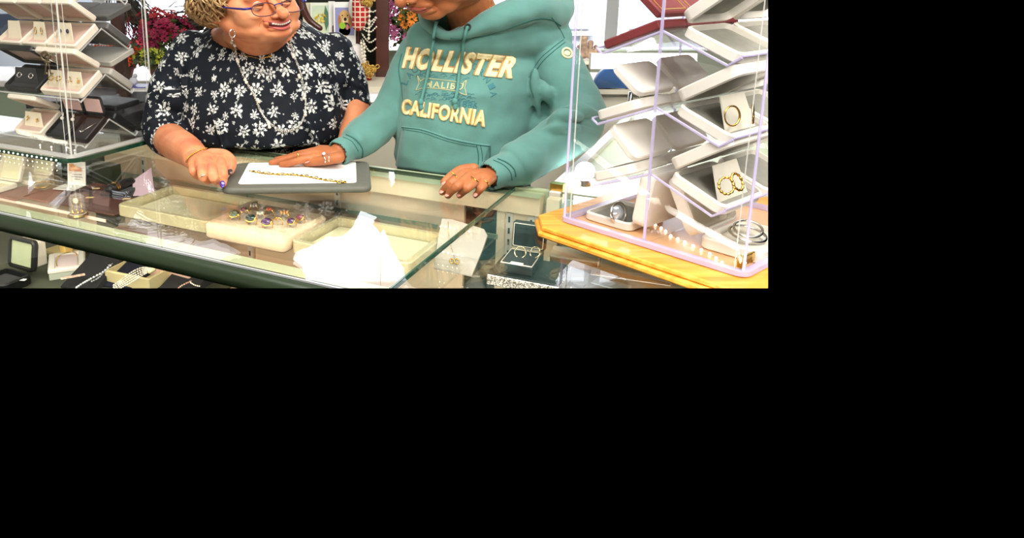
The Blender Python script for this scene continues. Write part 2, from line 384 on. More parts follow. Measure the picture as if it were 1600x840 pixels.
mum('potted_mum', 'orange blossoms beside the pink ones near the chin', 642, 30, 3.0, (.045, .04, .04), (244, 150, 60), 'orange_petals2', 24, 13, .024, pot=False)
# wreath of dark twigs hanging in window
q = P(262, -28, 2.9); t = thing('twig_wreath', 'large dark twig and evergreen wreath hanging by the left window', 'wreath', (q.x, q.y, q.z-.2))
rd = random.Random(4); wv = MB()
for i in range(1500):
    a = rd.uniform(0, 6.283); rr = .185+rd.gauss(0, .03); p = q+Vector((math.cos(a)*rr, rd.gauss(0, .03), math.sin(a)*rr))
    tdir = Vector((-math.sin(a), rd.uniform(-.5, .5), math.cos(a)))*.06+Vector((rd.uniform(-1, 1), rd.uniform(-1, 1), rd.uniform(-1, 1)))*.03
    wv.tube([p, p+tdir*.5+Vector((0, 0, .004)), p+tdir], [.003, .0025, .001], 3)
part('twigs', wv, TWIG, t)['kind'] = 'stuff'
part('ring', MB().torus(q, .185, .03, Matrix.Rotation(math.pi/2, 3, 'X'), 40, 10), TWIG, t, smooth=True)
part('flowers', blossoms(MB(), q+Vector((-.04, -.04, -.17)), (.13, .05, .07), 44, .02, 77), mat('red_petals', rgb(176, 40, 50), .6, var=.4, scale=25), t)['kind'] = 'stuff'

# ---- brown display cabinet behind the women
CY = 2.95
def cx(px, d=CY): return P(px, 60, d).x
t = thing('display_cabinet', 'dark brown wooden card and necklace cabinet behind the two people', 'cabinet', (cx(520), CY, .9))
zt, zb = 1.49, P(560, 128, CY).z
xl, xr = cx(345), cx(608)
FRW = mat('mahogany', rgb(84, 44, 34), .35, var=.3, scale=12, bump=.1, coat=.2)
part('back_panel', MB().box(((xl+xr)/2, CY+.24, (zt+zb)/2), (xr-xl, .02, zt-zb)), mat('dark_green_back', rgb(40, 44, 34), .7, var=.3, scale=10), t)
part('side_post', MB().rbox(cx(608)-cx(587), .26, zb-.02, zt, .004, .002, cx=(cx(608)+cx(587))/2, cy=CY+.12), FRW, t, auto=40)
part('side_post', MB().rbox(.05, .26, zb-.02, zt, .004, .002, cx=xl, cy=CY+.12), FRW, t, auto=40)
part('bottom_rail', MB().rbox(xr-xl+.02, .30, zb-.035, zb, .004, .003, cx=(xl+xr)/2, cy=CY+.10), FRW, t, auto=40)
part('top_rail', MB().rbox(xr-xl+.02, .30, zt-.02, zt+.02, .004, .003, cx=(xl+xr)/2, cy=CY+.10), FRW, t, auto=40)
zs = P(560, 77, CY).z
part('shelf', MB().box(((xl+cx(562))/2, CY+.14, zs-.006), (cx(562)-xl, .18, .012)), FRW, t)
part('upper_rail', MB().box(((xl+cx(557))/2, CY+.05, P(500, -3, CY).z+.012), (cx(557)-xl, .02, .03)), FRW, t)
for px0, px1, h0, h1 in ((519, 526, 40, 75), (552, 562, 35, 76)):
    part('divider', MB().rbox(cx(px1)-cx(px0), .03, P(520, h1, CY).z, P(520, h0, CY).z, .006, .003, cx=(cx(px0)+cx(px1))/2, cy=CY+.03), FRW, t, auto=40)
# wooden carved chair-like edge at the woman's cheek
e = MB().limb([P(470, -6, 2.7), P(474, 14, 2.7), P(484, 32, 2.7), P(500, 44, 2.7)], [.012, .014, .012, .010], 12)
solo('chair_back', e, FRW, 'curved brown wooden chair back edge beside the smiling woman’s cheek'.replace('’', ''), 'chair', smooth=True)
# greeting cards
def card(px0, py0, px1, py1, d, m, label, th=.004, grp=None):
    a = P(px0, py1, d); b_ = P(px1, py1, d); h = P(px0, py0, d).z-a.z
    t = thing('greeting_card', label, 'card', ((a.x+b_.x)/2, d, a.z), grp)
    part('sheet', MB().box(((a.x+b_.x)/2, d, a.z+h/2), (b_.x-a.x, th, h)), m, t)
    return t, a, b_, h
card(474, 4, 487, 60, 3.02, mat('ivory_card', rgb(222, 214, 190), .6), 'narrow ivory card at the left end of the rack')
t, a, b_, h = card(486, 4, 517, 62, 3.0, mat('pale_card', rgb(236, 240, 226), .6), 'pale card with yellow flowers and green leaf left of the dog card')
part('print', MB().box(((a.x+b_.x)/2, 2.996, a.z+h*.55), ((b_.x-a.x)*.8, .003, h*.75)), mat('mint_print', rgb(196, 222, 206), .6, col2=rgb(236, 232, 170), scale=18), t)
part('flower', blossoms(MB(), ((a.x+b_.x)/2, 2.992, a.z+h*.5), (.02, .003, .03), 9, .014, 5), mat('yellow_print', rgb(232, 204, 80), .6), t)
part('leaf', MB(Matrix.Translation((b_.x-.018, 2.992, a.z+h*.25)) @ Matrix.Rotation(math.pi/2, 4, 'X')).prism([(0, 0), (.012, .03), (.010, .07), (-.002, .10), (-.009, .05)], 0, .002), mat('leaf_print', rgb(84, 122, 96), .6), t)
card(514, 2, 524, 60, 2.99, mat('white_card', rgb(244, 244, 240), .6), 'plain white card edge tucked left of the dog card')
t, a, b_, h = card(522, 3, 556, 75, 2.95, mat('white_card', rgb(244, 244, 240), .6), 'white card with a photo of a golden dog holding a green ball')
x0, wd = a.x, b_.x-a.x
def D(u, v, k=0): return (x0+wd*u, 2.9475-.0006*k, a.z+h*v)
part('photo', MB().box(D(.5, .58, 0), (wd*.86, .0012, h*.60)), mat('lilac_print', rgb(150, 150, 200), .6), t)
def disc(u, v, ru, rv, k, m, nm, n=24, rot=0):
    pts = []
    for i in range(n):
        q_ = 6.283*i/n; du = ru*math.cos(q_); dv = rv*math.sin(q_)
        pts.append(D(u+du*math.cos(rot)-dv*math.sin(rot)*.5, v+dv*math.cos(rot)+du*math.sin(rot)*.5, k))
    b = MB(); b.add(pts+[(p[0], p[1]+.0005, p[2]) for p in pts], [tuple(range(n)), tuple(range(2*n-1, n-1, -1))]+[(i, (i+1) % n, n+(i+1) % n, n+i) for i in range(n)])
    part(nm, b, m, t)
FUR = mat('fur_print', rgb(222, 178, 112), .7, var=.15, scale=60); FUR2 = mat('fur_dark_print', rgb(178, 122, 66), .7); DKP = mat('dark_print', rgb(34, 26, 26), .6)
disc(.5, .38, .26, .12, 1, FUR, 'dog_chest'); disc(.5, .64, .27, .19, 2, FUR, 'dog_face'); disc(.27, .58, .07, .14, 3, FUR2, 'dog_ear', rot=.2); disc(.75, .56, .07, .14, 3, FUR2, 'dog_ear', rot=-.2)
disc(.53, .60, .13, .08, 3.5, mat('muzzle_print', rgb(240, 210, 160), .7), 'dog_muzzle'); disc(.53, .63, .07, .04, 4, DKP, 'dog_nose'); disc(.40, .71, .03, .015, 4, DKP, 'dog_eye'); disc(.64, .71, .03, .015, 4, DKP, 'dog_eye')
disc(.55, .49, .17, .07, 4, DKP, 'dog_mouth'); disc(.62, .46, .07, .06, 5, mat('tongue_print', rgb(216, 130, 140), .6), 'tongue'); disc(.40, .49, .15, .07, 6, mat('ball_print', rgb(150, 200, 50), .6), 'ball')

# plaid cloth figure and pearl strings
def plaid():
    if 'plaid' in MATS: return MATS['plaid']
    m = mat('plaid', rgb(190, 40, 40), .8); nt = m.node_tree; b = nt.nodes['Principled BSDF']; tc = N(nt, 'ShaderNodeTexCoord'); sp = N(nt, 'ShaderNodeSeparateXYZ'); nt.links.new(tc.outputs['Object'], sp.inputs[0])
    prev = None
    for ax in (0, 2):
        mu = N(nt, 'ShaderNodeMath', operation='MULTIPLY', i_1=330.0); si = N(nt, 'ShaderNodeMath', operation='SINE'); gt = N(nt, 'ShaderNodeMath', operation='GREATER_THAN', i_1=.72)
        nt.links.new(sp.outputs[ax], mu.inputs[0]); nt.links.new(mu.outputs[0], si.inputs[0]); nt.links.new(si.outputs[0], gt.inputs[0])
        if prev: mx = N(nt, 'ShaderNodeMath', operation='MAXIMUM'); nt.links.new(prev.outputs[0], mx.inputs[0]); nt.links.new(gt.outputs[0], mx.inputs[1]); prev = mx
        else: prev = gt
    mc = N(nt, 'ShaderNodeMix', data_type='RGBA'); mc.inputs[6].default_value = rgb(188, 34, 38); mc.inputs[7].default_value = rgb(240, 214, 190)
    nt.links.new(prev.outputs[0], mc.inputs[0]); nt.links.new(mc.outputs[2], b.inputs['Base Color']); return m
q0 = P(563, 4, 2.85); q1 = P(560, 38, 2.85)
solo('plaid_stocking', remeshed(MB().limb([q0, P(564, 20, 2.85), q1], [.032, .034, .026]), .005, 2), plaid(), 'red and cream plaid stuffed cloth hanging inside the cabinet', 'decoration', smooth=True)
solo('white_plush', remeshed(MB().ell(P(556, 12, 2.9), (.03, .02, .05)), .005, 3), mat('fluff', rgb(240, 232, 228), .9, bump=.6, bscale=300), 'fluffy white plush tuft behind the plaid cloth', 'decoration', smooth=True)
solo('white_plush', remeshed(MB().ell(P(557, 88, 2.88), (.035, .03, .05)).ell(P(562, 104, 2.88), (.03, .03, .05)), .005, 3), mat('fluff', rgb(240, 232, 228), .9, bump=.6, bscale=300), 'fluffy white plush stuffing beside the pearl strings', 'decoration', smooth=True)
def beads(name, pts, r, m, label, cat='necklace', grp=None, gap=2.1, sub=12):
    # string of beads along a smooth path; beads are pattern of one necklace
    pl = []
    n = len(pts)
    for i in range(n-1):
        p0, p1, p2, p3 = [Vector(pts[max(0, min(n-1, j))]) for j in (i-1, i, i+1, i+2)]
        for j in range(sub):
            u = j/sub; pl.append(.5*((2*p1)+(p2-p0)*u+(2*p0-5*p1+4*p2-p3)*u*u+(3*p1-p0-3*p2+p3)*u**3))
    pl.append(Vector(pts[-1])); b = MB(); acc = 0
    b.tube(pl, r*.25, 4)
    for i in range(1, len(pl)):
        acc += (pl[i]-pl[i-1]).length
        if acc > r*gap: b.ell(pl[i], r, nu=8, nv=6); acc = 0
    return solo(name, b, m, label, cat, grp, smooth=True)
sw = [((560, 28), (575, 36), (588, 26)), ((562, 38), (576, 44), (588, 28)), ((566, 44), (578, 50), (588, 42)), ((565, 52), (577, 66), (588, 60)), ((566, 60), (577, 80), (588, 74)), ((572, 2), (580, 18), (588, 16))]
for i, s_ in enumerate(sw):
    beads('pearl_strand', [P(x, y, 2.84) for x, y in s_], .0035, PEARL, ('top', 'second', 'third', 'fourth', 'lowest', 'upper right')[i]+' thin pearl strand draped across the cabinet opening', grp='pearl strands draped in the cabinet')
for i, s_ in enumerate((((577, 6), (577, 30), (576, 60)), ((564, 62), (567, 90), (574, 108), (584, 116)), ((568, 64), (570, 85), (570, 112)))):
    beads('pearl_rope', [P(x, y, 2.82) for x, y in s_], .0055, PEARL, ('upright cream pearl rope hanging from the cabinet top', 'long pearl rope curving down to the gold charms', 'straight pearl rope hanging over the red cloth')[i])
rd = random.Random(9); b = MB()
for i in range(60):
    p = P(577+rd.gauss(0, 5), 108+rd.gauss(0, 4), 2.81); b.torus(p, .008, .0022, Euler((rd.random()*3, rd.random()*3, 0)).to_matrix(), 8, 4)
solo('charm_cluster', b, GOLDP, 'cluster of gold chains and charms at the cabinet bottom', 'jewellery', smooth=True, kind='stuff')
b = MB()
for i in range(40):
    p = P(575+rd.gauss(0, 4), 3+rd.gauss(0, 3), 2.81); b.torus(p, .008, .002, Euler((rd.random()*3, rd.random()*3, 0)).to_matrix(), 8, 4)
solo('charm_cluster', b, GOLDP, 'tangle of gold chain at the top of the pearl rope', 'jewellery', smooth=True, kind='stuff')
solo('red_cloth_roll', MB().limb([P(572, 112, 2.86), P(573, 122, 2.86)], [.02, .02]), mat('red_cloth', rgb(170, 30, 36), .8), 'red cloth bundle at the foot of the cabinet', 'cloth', smooth=True)
# pale ledge below the cabinet with a glowing strip lamp
q = P(600, 142, 2.6)
t = thing('back_counter', 'pale cream back counter below the brown cabinet', 'counter', (q.x, 2.8, .6))
CRP = mat('cream_laminate', rgb(232, 224, 200), .5, var=.04, scale=8)
za = P(600, 134, 2.7).z
part('top', MB().rbox(1.95, .42, za-.03, za, .006, .004, cx=.10, cy=2.88), CRP, t, auto=40)
part('front_panel', MB().box((.10, 2.72, za-.28), (1.92, .03, .5)), CRP, t)
q = P(598, 156, 2.62)
tt = thing('strip_lamp', 'small glowing warm strip lamp under the back counter edge', 'lamp', (q.x, 2.62, q.z))
part('tube', MB().limb([(q.x-.05, 2.62, q.z), (q.x+.07, 2.62, q.z)], [.007, .007], 10), emit('warm_lamp', (1, .93, .8, 1), 6), tt, smooth=True)
part('housing', MB().box((q.x+.01, 2.65, q.z+.01), (.2, .04, .02)), mat('white_paint', rgb(236, 232, 226), .5), tt)
# grey wall below between the two people
struct('wall_right', MB().box((.33, 3.4, .55), (2.6, .06, 1.06)), mat('sage_wall', rgb(176, 184, 160), .7, var=.05, scale=5))
# dark upright cabinet behind the hood
q = P(868, 20, 2.6)
t = thing('dark_cabinet', 'dark brown upright cabinet behind the hood', 'cabinet', (q.x, 2.7, .9))
part('side_panel', MB().rbox(P(889, 20, 2.6).x-P(835, 20, 2.6).x, .06, .95, 1.6, .004, .002, cx=(P(835, 20, 2.6).x+P(889, 20, 2.6).x)/2, cy=2.65), mat('dark_walnut', rgb(50, 34, 32), .5, var=.3, scale=10), t, auto=40)
part('rail', MB().box((q.x, 2.6, 1.5), (.12, .03, .03)), FRW, t)
# blue chair back seen through the right case
q = P(958, 134, 2.4); b = MB()
b.rings([[(q.x+.064*math.cos(a)*k, q.y+y, q.z-.005+.072*math.sin(a)*k) for a in [math.pi*i/16 for i in range(17)]] for y, k in ((-.02, .95), (-.015, 1), (.015, 1), (.02, .95))])
t = thing('blue_chair', 'blue rounded chair back seen through the right acrylic case', 'chair', (q.x, q.y, .9))
part('backrest', b, mat('blue_plastic', rgb(58, 112, 186), .35), t, auto=50)
part('frame', MB().tube([(q.x-.064, q.y, q.z-.007), (q.x+.064, q.y, q.z-.007)], .005, 8).tube([(q.x-.06, q.y, q.z-.02), (q.x-.06, q.y, .95)], .008, 8).tube([(q.x+.06, q.y, q.z-.02), (q.x+.06, q.y, .95)], .008, 8), SILVER, t, smooth=True)
# figurine group on ledge behind case
for i, (px, py, h) in enumerate(((912, 74, .05), (908, 84, .035), (922, 82, .04), (930, 86, .03))):
    q = P(px, py, 2.2); rr = h*.33; q.z = P(905, 92, 2.2).z+h*.5+rr
    solo('carved_figurine', remeshed(MB().ell((q.x, q.y, q.z+h*.35), rr*.7).limb([(q.x, q.y, q.z), (q.x, q.y, q.z-h*.5)], [rr*.7, rr]).limb([(q.x-rr, q.y, q.z-.1*h), (q.x+rr*1.2, q.y, q.z-.4*h)], [rr*.3, rr*.3], 8, 3), .003, 1), mat('carved_wood', rgb(190, 160, 130), .6, col2=rgb(120, 92, 80), scale=60), ('tall', 'small left', 'middle', 'small right')[i]+' carved figurine on the back ledge behind the right case', 'figurine', smooth=True)
a = P(905, 92, 2.2); solo('figurine_shelf', MB().box((a.x+.04, 2.22, a.z-.006), (.30, .14, .010)), CRP, 'short pale shelf under the carved figurines', 'shelf')
solo('shelf_post', MB().tube([(a.x+.04, 2.24, .999), (a.x+.04, 2.24, a.z-.011)], .006, 10), CRP, 'slim pale post under the figurine shelf', 'post', smooth=True)
# glowing shapes added in place of glare reflected in the right case
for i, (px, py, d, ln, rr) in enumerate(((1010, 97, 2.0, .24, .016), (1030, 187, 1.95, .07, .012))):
    q = P(px, py, d); t = thing('glare_tube', ('long' if i == 0 else 'short')+' white glowing tube added for reflected glare behind the right acrylic case', 'lamp', (q.x, q.y, q.z))
    part('tube', MB().limb([(q.x-ln/2, q.y, q.z), (q.x+ln/2, q.y, q.z)], [rr, rr], 12), emit('glare_glow', (.95, .97, 1, 1), 22), t, smooth=True)
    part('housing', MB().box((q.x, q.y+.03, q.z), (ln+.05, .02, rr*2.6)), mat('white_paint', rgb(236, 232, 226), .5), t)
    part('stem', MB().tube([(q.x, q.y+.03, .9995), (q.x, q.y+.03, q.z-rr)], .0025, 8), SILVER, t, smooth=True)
q = P(914, 268, 1.45); t = thing('glare_ball', 'round white ball added for the glare beside the sleeve behind the right case', 'lamp', (q.x, q.y, q.z))  # glowing ball added for a star-burst of glare
part('bulb_or_glint', MB().ell(q, .020), emit('glare_glow', (.95, .97, 1, 1), 22), t, smooth=True)
part('ball_stand', MB().lathe([(.001, 0), (.014, 0), (.010, q.z-1.012), (.001, q.z-1.012)], (q.x, q.y, .9995), 16), SILVER, t, auto=40)
# suncatcher in the window above the cabinet
q = Vector((-.02, 3.9, 1.93)); t = thing('suncatcher', 'pink and yellow glass suncatcher hanging in the rear window', 'ornament', q)
part('upper_diamond', MB().add([q+Vector((0, 0, .06)), q+Vector((.05, 0, 0)), q+Vector((0, 0, -.05)), q+Vector((-.05, 0, 0)), q+Vector((0, .008, 0)), q+Vector((0, -.008, 0))], [(0, 1, 4), (1, 2, 4), (2, 3, 4), (3, 0, 4), (1, 0, 5), (2, 1, 5), (3, 2, 5), (0, 3, 5)]), mat('pink_glass', rgb(216, 90, 150), .2), t)
q2 = q+Vector((.05, 0, -.12)); part('lower_diamond', MB().add([q2+Vector((0, 0, .06)), q2+Vector((.06, 0, 0)), q2+Vector((0, 0, -.06)), q2+Vector((-.05, 0, 0)), q2+Vector((0, .008, 0)), q2+Vector((0, -.008, 0))], [(0, 1, 4), (1, 2, 4), (2, 3, 4), (3, 0, 4), (1, 0, 5), (2, 1, 5), (3, 2, 5), (0, 3, 5)]), mat('yellow_glass', rgb(230, 210, 90), .2), t)
part('cord', MB().tube([q+Vector((0, 0, .06)), q+Vector((0, 0, .5))], .002, 5), SILVER, t)
# ---------------------------------------------------------------- main glass counter
FRAMEC = mat('black_green_bumper', rgb(34, 48, 28), .35, spec=.6, coat=.2)
SAGE = mat('sage_strip', rgb(194, 198, 158), .45, var=.06, scale=12)
TOPR = mat('pale_green_ledge', rgb(186, 196, 158), .4, var=.08, scale=30)
INNER = mat('cream_inner_rail', rgb(250, 232, 194), .5)
DOORM = mat('peach_sliding_panel', rgb(240, 212, 178), .45, var=.05, scale=5)
LOWP = mat('tan_panel', rgb(226, 202, 166), .5, var=.06, scale=5)
t = thing('display_counter', 'long glass-topped display counter with dark green bumper edge', 'counter', K(.6, .28, .62))
part('glass_top', kbox(MB(), .0, 1.9, -.004, .578, .994, 1.0), GLASS, t)
part('glass_edge', kbox(MB(), -.0035, -.0005, .0, .578, .993, 1.0005), GEDGE, t, label='dark cut edge of glass top')
b = MB()
prof = []
for k in range(13):
    a = math.pi*(-.5+k/12.0); prof.append((-.006-.014*math.cos(a), .9815+.0165*math.sin(a)))
prof = prof+[(.004, .998), (.004, .965)]
b.rings([[K(s_, v_, z_) for v_, z_ in prof] for s_ in (-.9, 1.9)])
part('bumper', b, FRAMEC, t, auto=40)
part('chrome_strip', kbox(MB(), -.9, 1.9, -.0085, -.0055, .9982, 1.0012), mat('brushed_chrome', rgb(236, 238, 240), .45, .7), t)
part('front_rail', kbox(MB(), -.9, 1.9, .003, .040, .970, .9935), SAGE, t)
part('front_glass', kbox(MB(), -.9, 1.9, .006, .010, .45, .966), GLASS, t)
part('back_rail', kbox(MB(), -.062, 1.9, .553, .592, .955, .9935), INNER, t)
part('back_ledge', kbox(kbox(MB(), -.07, 1.9, .585, .602, .97, .999), -.062, 1.9, .545, .585, .9936, .9939), TOPR, t)
part('back_edge', kbox(MB(), .0, 1.9, .5785, .584, .9942, 1.002), FRAMEC, t)
# back: sliding doors, seen from inside
for i, (s0, s1, dv) in enumerate(((.099, .401, 0), (.401, .654, .006), (.654, 1.15, 0))):
    part('sliding_door', kbox(MB(), s0+.001, s1-.001, .565+dv, .575+dv, .60, .956), DOORM, t)
part('end_panel', kbox(MB(), -.062, .028, .563, .578, .60, .956), INNER, t)
part('end_panel', kbox(MB(), 1.36, 1.9, .563, .578, .60, .956), DOORM, t)
part('lower_panel', kbox(MB(), 1.151, 1.359, .566, .576, .60, .82), LOWP, t)
for s0, s1, zl in ((.02, .11, .60), (1.14, 1.37, .815)): part('dark_gap_sheet', kbox(MB(), s0, s1, .60, .61, zl, .956), mat('gap_shade_green', rgb(34, 44, 38), .5, var=.2, scale=8), t)  # dark sheets painted as the shade in the open door gaps
for s_ in (.66, .405, .0, -.045, 1.0):
    f = part('shelf_standard', kbox(MB(), s_-.007, s_+.007, .558, .5635, .60, .952), mat('painted_metal', rgb(226, 218, 200), .4), t)
    b = MB()
    for k in range(14): kbox(b, s_-.002, s_+.002, .5572, .5585, .62+k*.024, .632+k*.024)
    part('slot', b, BLACK, f)
part('glass_shelf', kbox(MB(), .02, 1.9, .25, .545, .899, .905), GLASS, t)
part('glass_shelf', kbox(MB(), -.75, -.01, .22, .545, .899, .905), GLASS, t)
part('shelf_edge', kbox(MB(), .80, 1.165, .2475, .2498, .899, .9055), mat('pink_edge', rgb(238, 214, 196), .3), t)
part('shelf_back_edge', kbox(MB(), .02, 1.2, .5455, .549, .896, .906), mat('grey_green_edge', rgb(128, 146, 122), .3), t)
part('deck', kbox(MB(), -.9, 1.9, .012, .562, .70, .712), mat('pink_deck_fabric', rgb(206, 176, 150), .8, var=.12, scale=14), t)
part('deck_mat', kbox(MB(), .62, 1.9, .014, .50, .7125, .716), mat('slate_mat', rgb(74, 78, 62), .7, var=.2, scale=14), t)
part('mullion', kbox(MB(), .985, 1.055, .44, .47, .716, .956), FRAMEC, t)
# LED strip under the front rail, seen through the glass at left
ls = thing('led_or_glint_row', 'warm LED dot strip along the left inner front edge of the counter', 'light strip', K(1.0, .03, .98))
part('tape', kbox(MB(), .86, 1.5, .024, .032, .974, .976), WHITE, ls)
for k in range(24): part('bulb_or_glint', MB().ell(K(.87+k*.026, .030, .9785), .0022, nu=8, nv=6), LED, ls, smooth=True)

# corner counter (to the right of the cut glass edge) carrying the wooden base
t = thing('corner_counter', 'corner glass counter under the rotating wooden-based case', 'counter', K(-.35, .3, .62))
part('glass_top', kbox(MB(), -.90, -.004, -.004, .578, .994, 1.0), GLASS, t)
part('wing_top', kbox(MB(), -.62, -.0705, .594, 1.7, .97, .999), TOPR, t)
part('wing_edge', kbox(kbox(MB(), -.094, -.072, .61, 1.7, .9995, 1.012), -.094, -.072, .58, .605, .94, 1.0), mat('white_paint', rgb(236, 232, 226), .5), t)
part('brass_corner', kbox(MB(), -.096, -.070, .592, .612, .999, 1.014), GOLD, t)
part('corner_post', kbox(MB(), -.10, -.075, .553, .578, .60, .993), INNER, t)
part('wing_glass_panel', kbox(MB(), -.62, -.101, .563, .567, .60, .993), mat('pale_grey_green', rgb(176, 188, 172), .3), t)
part('tan_floor', kbox(MB(), -.9, -.10, .2, .52, .895, .898), mat('cream_liner', rgb(226, 212, 184), .7, var=.1, scale=20), t)

# ---------------------------------------------------------------- things on the shelf
FR_TRAY = mat('yellowed_acrylic', rgb(200, 190, 150), .3, var=.12, scale=14, bump=.3, bscale=60, spec=.6)
LINER = mat('ivory_liner', rgb(228, 220, 182), .7, var=.05, scale=30)
CA_ = math.atan2(-.462, .887)
def KT(s, v, z, rot=0): return Matrix.Translation(K(s, v, z)) @ Matrix.Rotation(CA_+math.radians(rot), 4, 'Z')
def open_tray(s0, s1, v0, v1, label):
    T = KT((s0+s1)/2, (v0+v1)/2, .905)
    t = thing('display_tray', label, 'tray', K((s0+s1)/2, (v0+v1)/2, .905))
    part('rim', MB(T).tray(s1-s0, v1-v0, .026, .012, .014, .004), FR_TRAY, t, auto=30)
    part('liner', MB(T).rbox(s1-s0-.034, v1-v0-.034, .005, .009, .004, .001), LINER, t)
open_tray(.542, .80, .28, .455, 'empty yellowed acrylic tray left of the ring tray')
open_tray(.085, .335, .27, .44, 'empty yellowed acrylic tray right of the ring tray')
RT = KT(.437, .335, .905)
t = thing('ring_tray', 'cream slotted ring tray filled with gemstone rings on the glass shelf', 'tray', K(.437, .34, .905))
part('body', MB(RT).rbox(.195, .155, 0, .034, .012, .006), mat('ring_foam', rgb(232, 206, 172), .8, var=.04, scale=60), t, auto=50)
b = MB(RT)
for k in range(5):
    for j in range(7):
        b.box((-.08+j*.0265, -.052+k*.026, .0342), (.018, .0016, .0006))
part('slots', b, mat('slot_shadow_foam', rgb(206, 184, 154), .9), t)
def ring(px, py, stone, label, rs=(.006, .004, .005), rx=.0085, z=.940, tilt=0, kind=0):
    rx *= 1.05; rs = [k*1.25 for k in rs]
    p = Z(px, py, z+.006)
    T = Matrix.Translation((p.x, p.y, z+.004)) @ Matrix.Rotation(CA_+math.radians(tilt), 4, 'Z')
    t = thing('ring', label, 'ring', (p.x, p.y, z-.004), 'gemstone rings in the cream slotted tray')
    part('band', MB(T).torus((0, 0, 0), rx, .0011, Matrix.Rotation(math.pi/2, 3, 'X') @ Matrix.Rotation(.25, 3, 'Y'), 20, 8), GOLD, t, smooth=True)
    R = Matrix.Rotation(.8, 3, 'X')
    if kind == 0:
        part('bezel', MB(T).ell((0, -.003, rx*.85), (rs[0]*1.2, rs[1]*1.25, .0020), R, 16, 8), GOLD, t, smooth=True)
        part('stone', MB(T).ell((0, -.004, rx*.85+.0012), (rs[0], rs[1], .0032), R, 16, 8), stone, t, smooth=True)
    else:
        b = MB(T)
        for k in range(7):
            a = k*math.pi/3; r_ = 0 if k == 6 else rs[0]*.7; b.ell((r_*math.cos(a), r_*math.sin(a)*.8-.001, rx+.001), .0028, nu=8, nv=6)
        part('stone_cluster', b, stone, t, smooth=True)
GR = mat('emerald', rgb(16, 84, 52), .08, spec=.8, coat=.5); AM = mat('amethyst', rgb(84, 44, 96), .08, spec=.8, coat=.5); GA = mat('garnet', rgb(120, 34, 20), .08, spec=.8, coat=.5)
ON = mat('onyx', rgb(16, 40, 34), .08, spec=.8, coat=.5); OP = mat('opal', rgb(238, 232, 214), .15, coat=.5); CI = mat('citrine', rgb(236, 164, 60), .1, coat=.5)
ring(367, 338, GR, 'ring with a large oval green stone at the left end of the tray', (.0085, .006, .005), .010)
ring(382, 331, GA, 'ring with a square dark red stone, back row left', (.006, .005, .005))
ring(397, 326, OP, 'ring with pale pearly stones, rear left corner of the tray', (.007, .004, .005), kind=1)
ring(393, 345, ON, 'ring with a black-green oval stone, front row second', (.0085, .006, .005), .010)
ring(407, 338, OP, 'ring with a white stone in the middle of the tray', (.006, .004, .005), kind=1)
ring(421, 332, mat('coral_stone', rgb(216, 110, 84), .2), 'ring with white and coral stones in the back row', (.005, .004, .005), kind=1)
ring(418, 351, AM, 'ring with a big violet stone, nearest the front', (.0085, .006, .005), .010)
ring(434, 346, GOLD, 'thin open ring with small beads beside the big violet one', (.003, .002, .003), .010)
ring(445, 337, CI, 'ring with a cluster of orange-yellow stones at right', (.008, .004, .005), kind=1)
ring(456, 349, AM, 'smaller violet stone ring near the right end', (.006, .005, .005))
ring(470, 343, mat('rose_stone', rgb(140, 74, 84), .1, coat=.5), 'dusky rose stone ring, rightmost in the tray', (.006, .005, .005))

# necklace bust, frosted
NB = frosted('frosted_stand', rgb(206, 196, 184), .8, .35)
n0 = Z(678, 420, .885); n1 = Z(737, 432, .885); up = Vector((.10, .38, .92)).normalized(); ax = (n1-n0); wl = ax.length; ax.normalize()
nn = ax.cross(up).normalized(); T = frame((n0+n1)/2, ax, up, nn)
t = thing('necklace_stand', 'frosted grey necklace stand with a small gold pendant, right of the trays', 'stand', (n0+n1)/2)
part('easel', MB(T).prism([(-wl/2, 0), (wl/2, 0), (wl/2+.018, .055), (wl/2+.024, .078), (wl/2+.016, .089), (-.01, .097), (-wl/2+.008, .095), (-wl/2+.003, .05)], -.002, .002), NB, t, auto=30)
part('foot', MB(T).prism([(-wl/2, 0), (wl/2, 0), (wl/2, .003), (-wl/2, .003)], -.045, .002), NB, t)
solo('pendant', MB(T).torus((.008, .022, .0045), .0045, .0014, None, 12, 6).torus((-.001, .021, .0045), .004, .0014, None, 12, 6).tube([(-.016, .092, .004), (-.011, .06, .004), (.003, .026, .004)], .0004, 4), GOLD, 'small gold knot pendant on the frosted necklace stand', 'pendant', smooth=True)
for r_, yy in enumerate((.080, .034)):
    l2 = thing('led_or_glint_row', ('upper' if r_ == 0 else 'lower')+' row of added reflection glints across the frosted necklace stand', 'light strip', T @ Vector((0, yy, 0)))  # glowing dots added where LED reflections glint on the stand
    part('glint_line', MB(T).tube([(-wl/2+.004, yy, .0045), (wl/2+.010, yy-.002, .0045)], .0003, 4), NB, l2)
    for k in range(7 if r_ == 0 else 6):
        if r_ == 0 and k == 4: continue
        part('bulb_or_glint', MB(T).ell((-wl/2+.008+k*.0095, yy, .005), .0013, nu=8, nv=6), LED, l2, smooth=True)

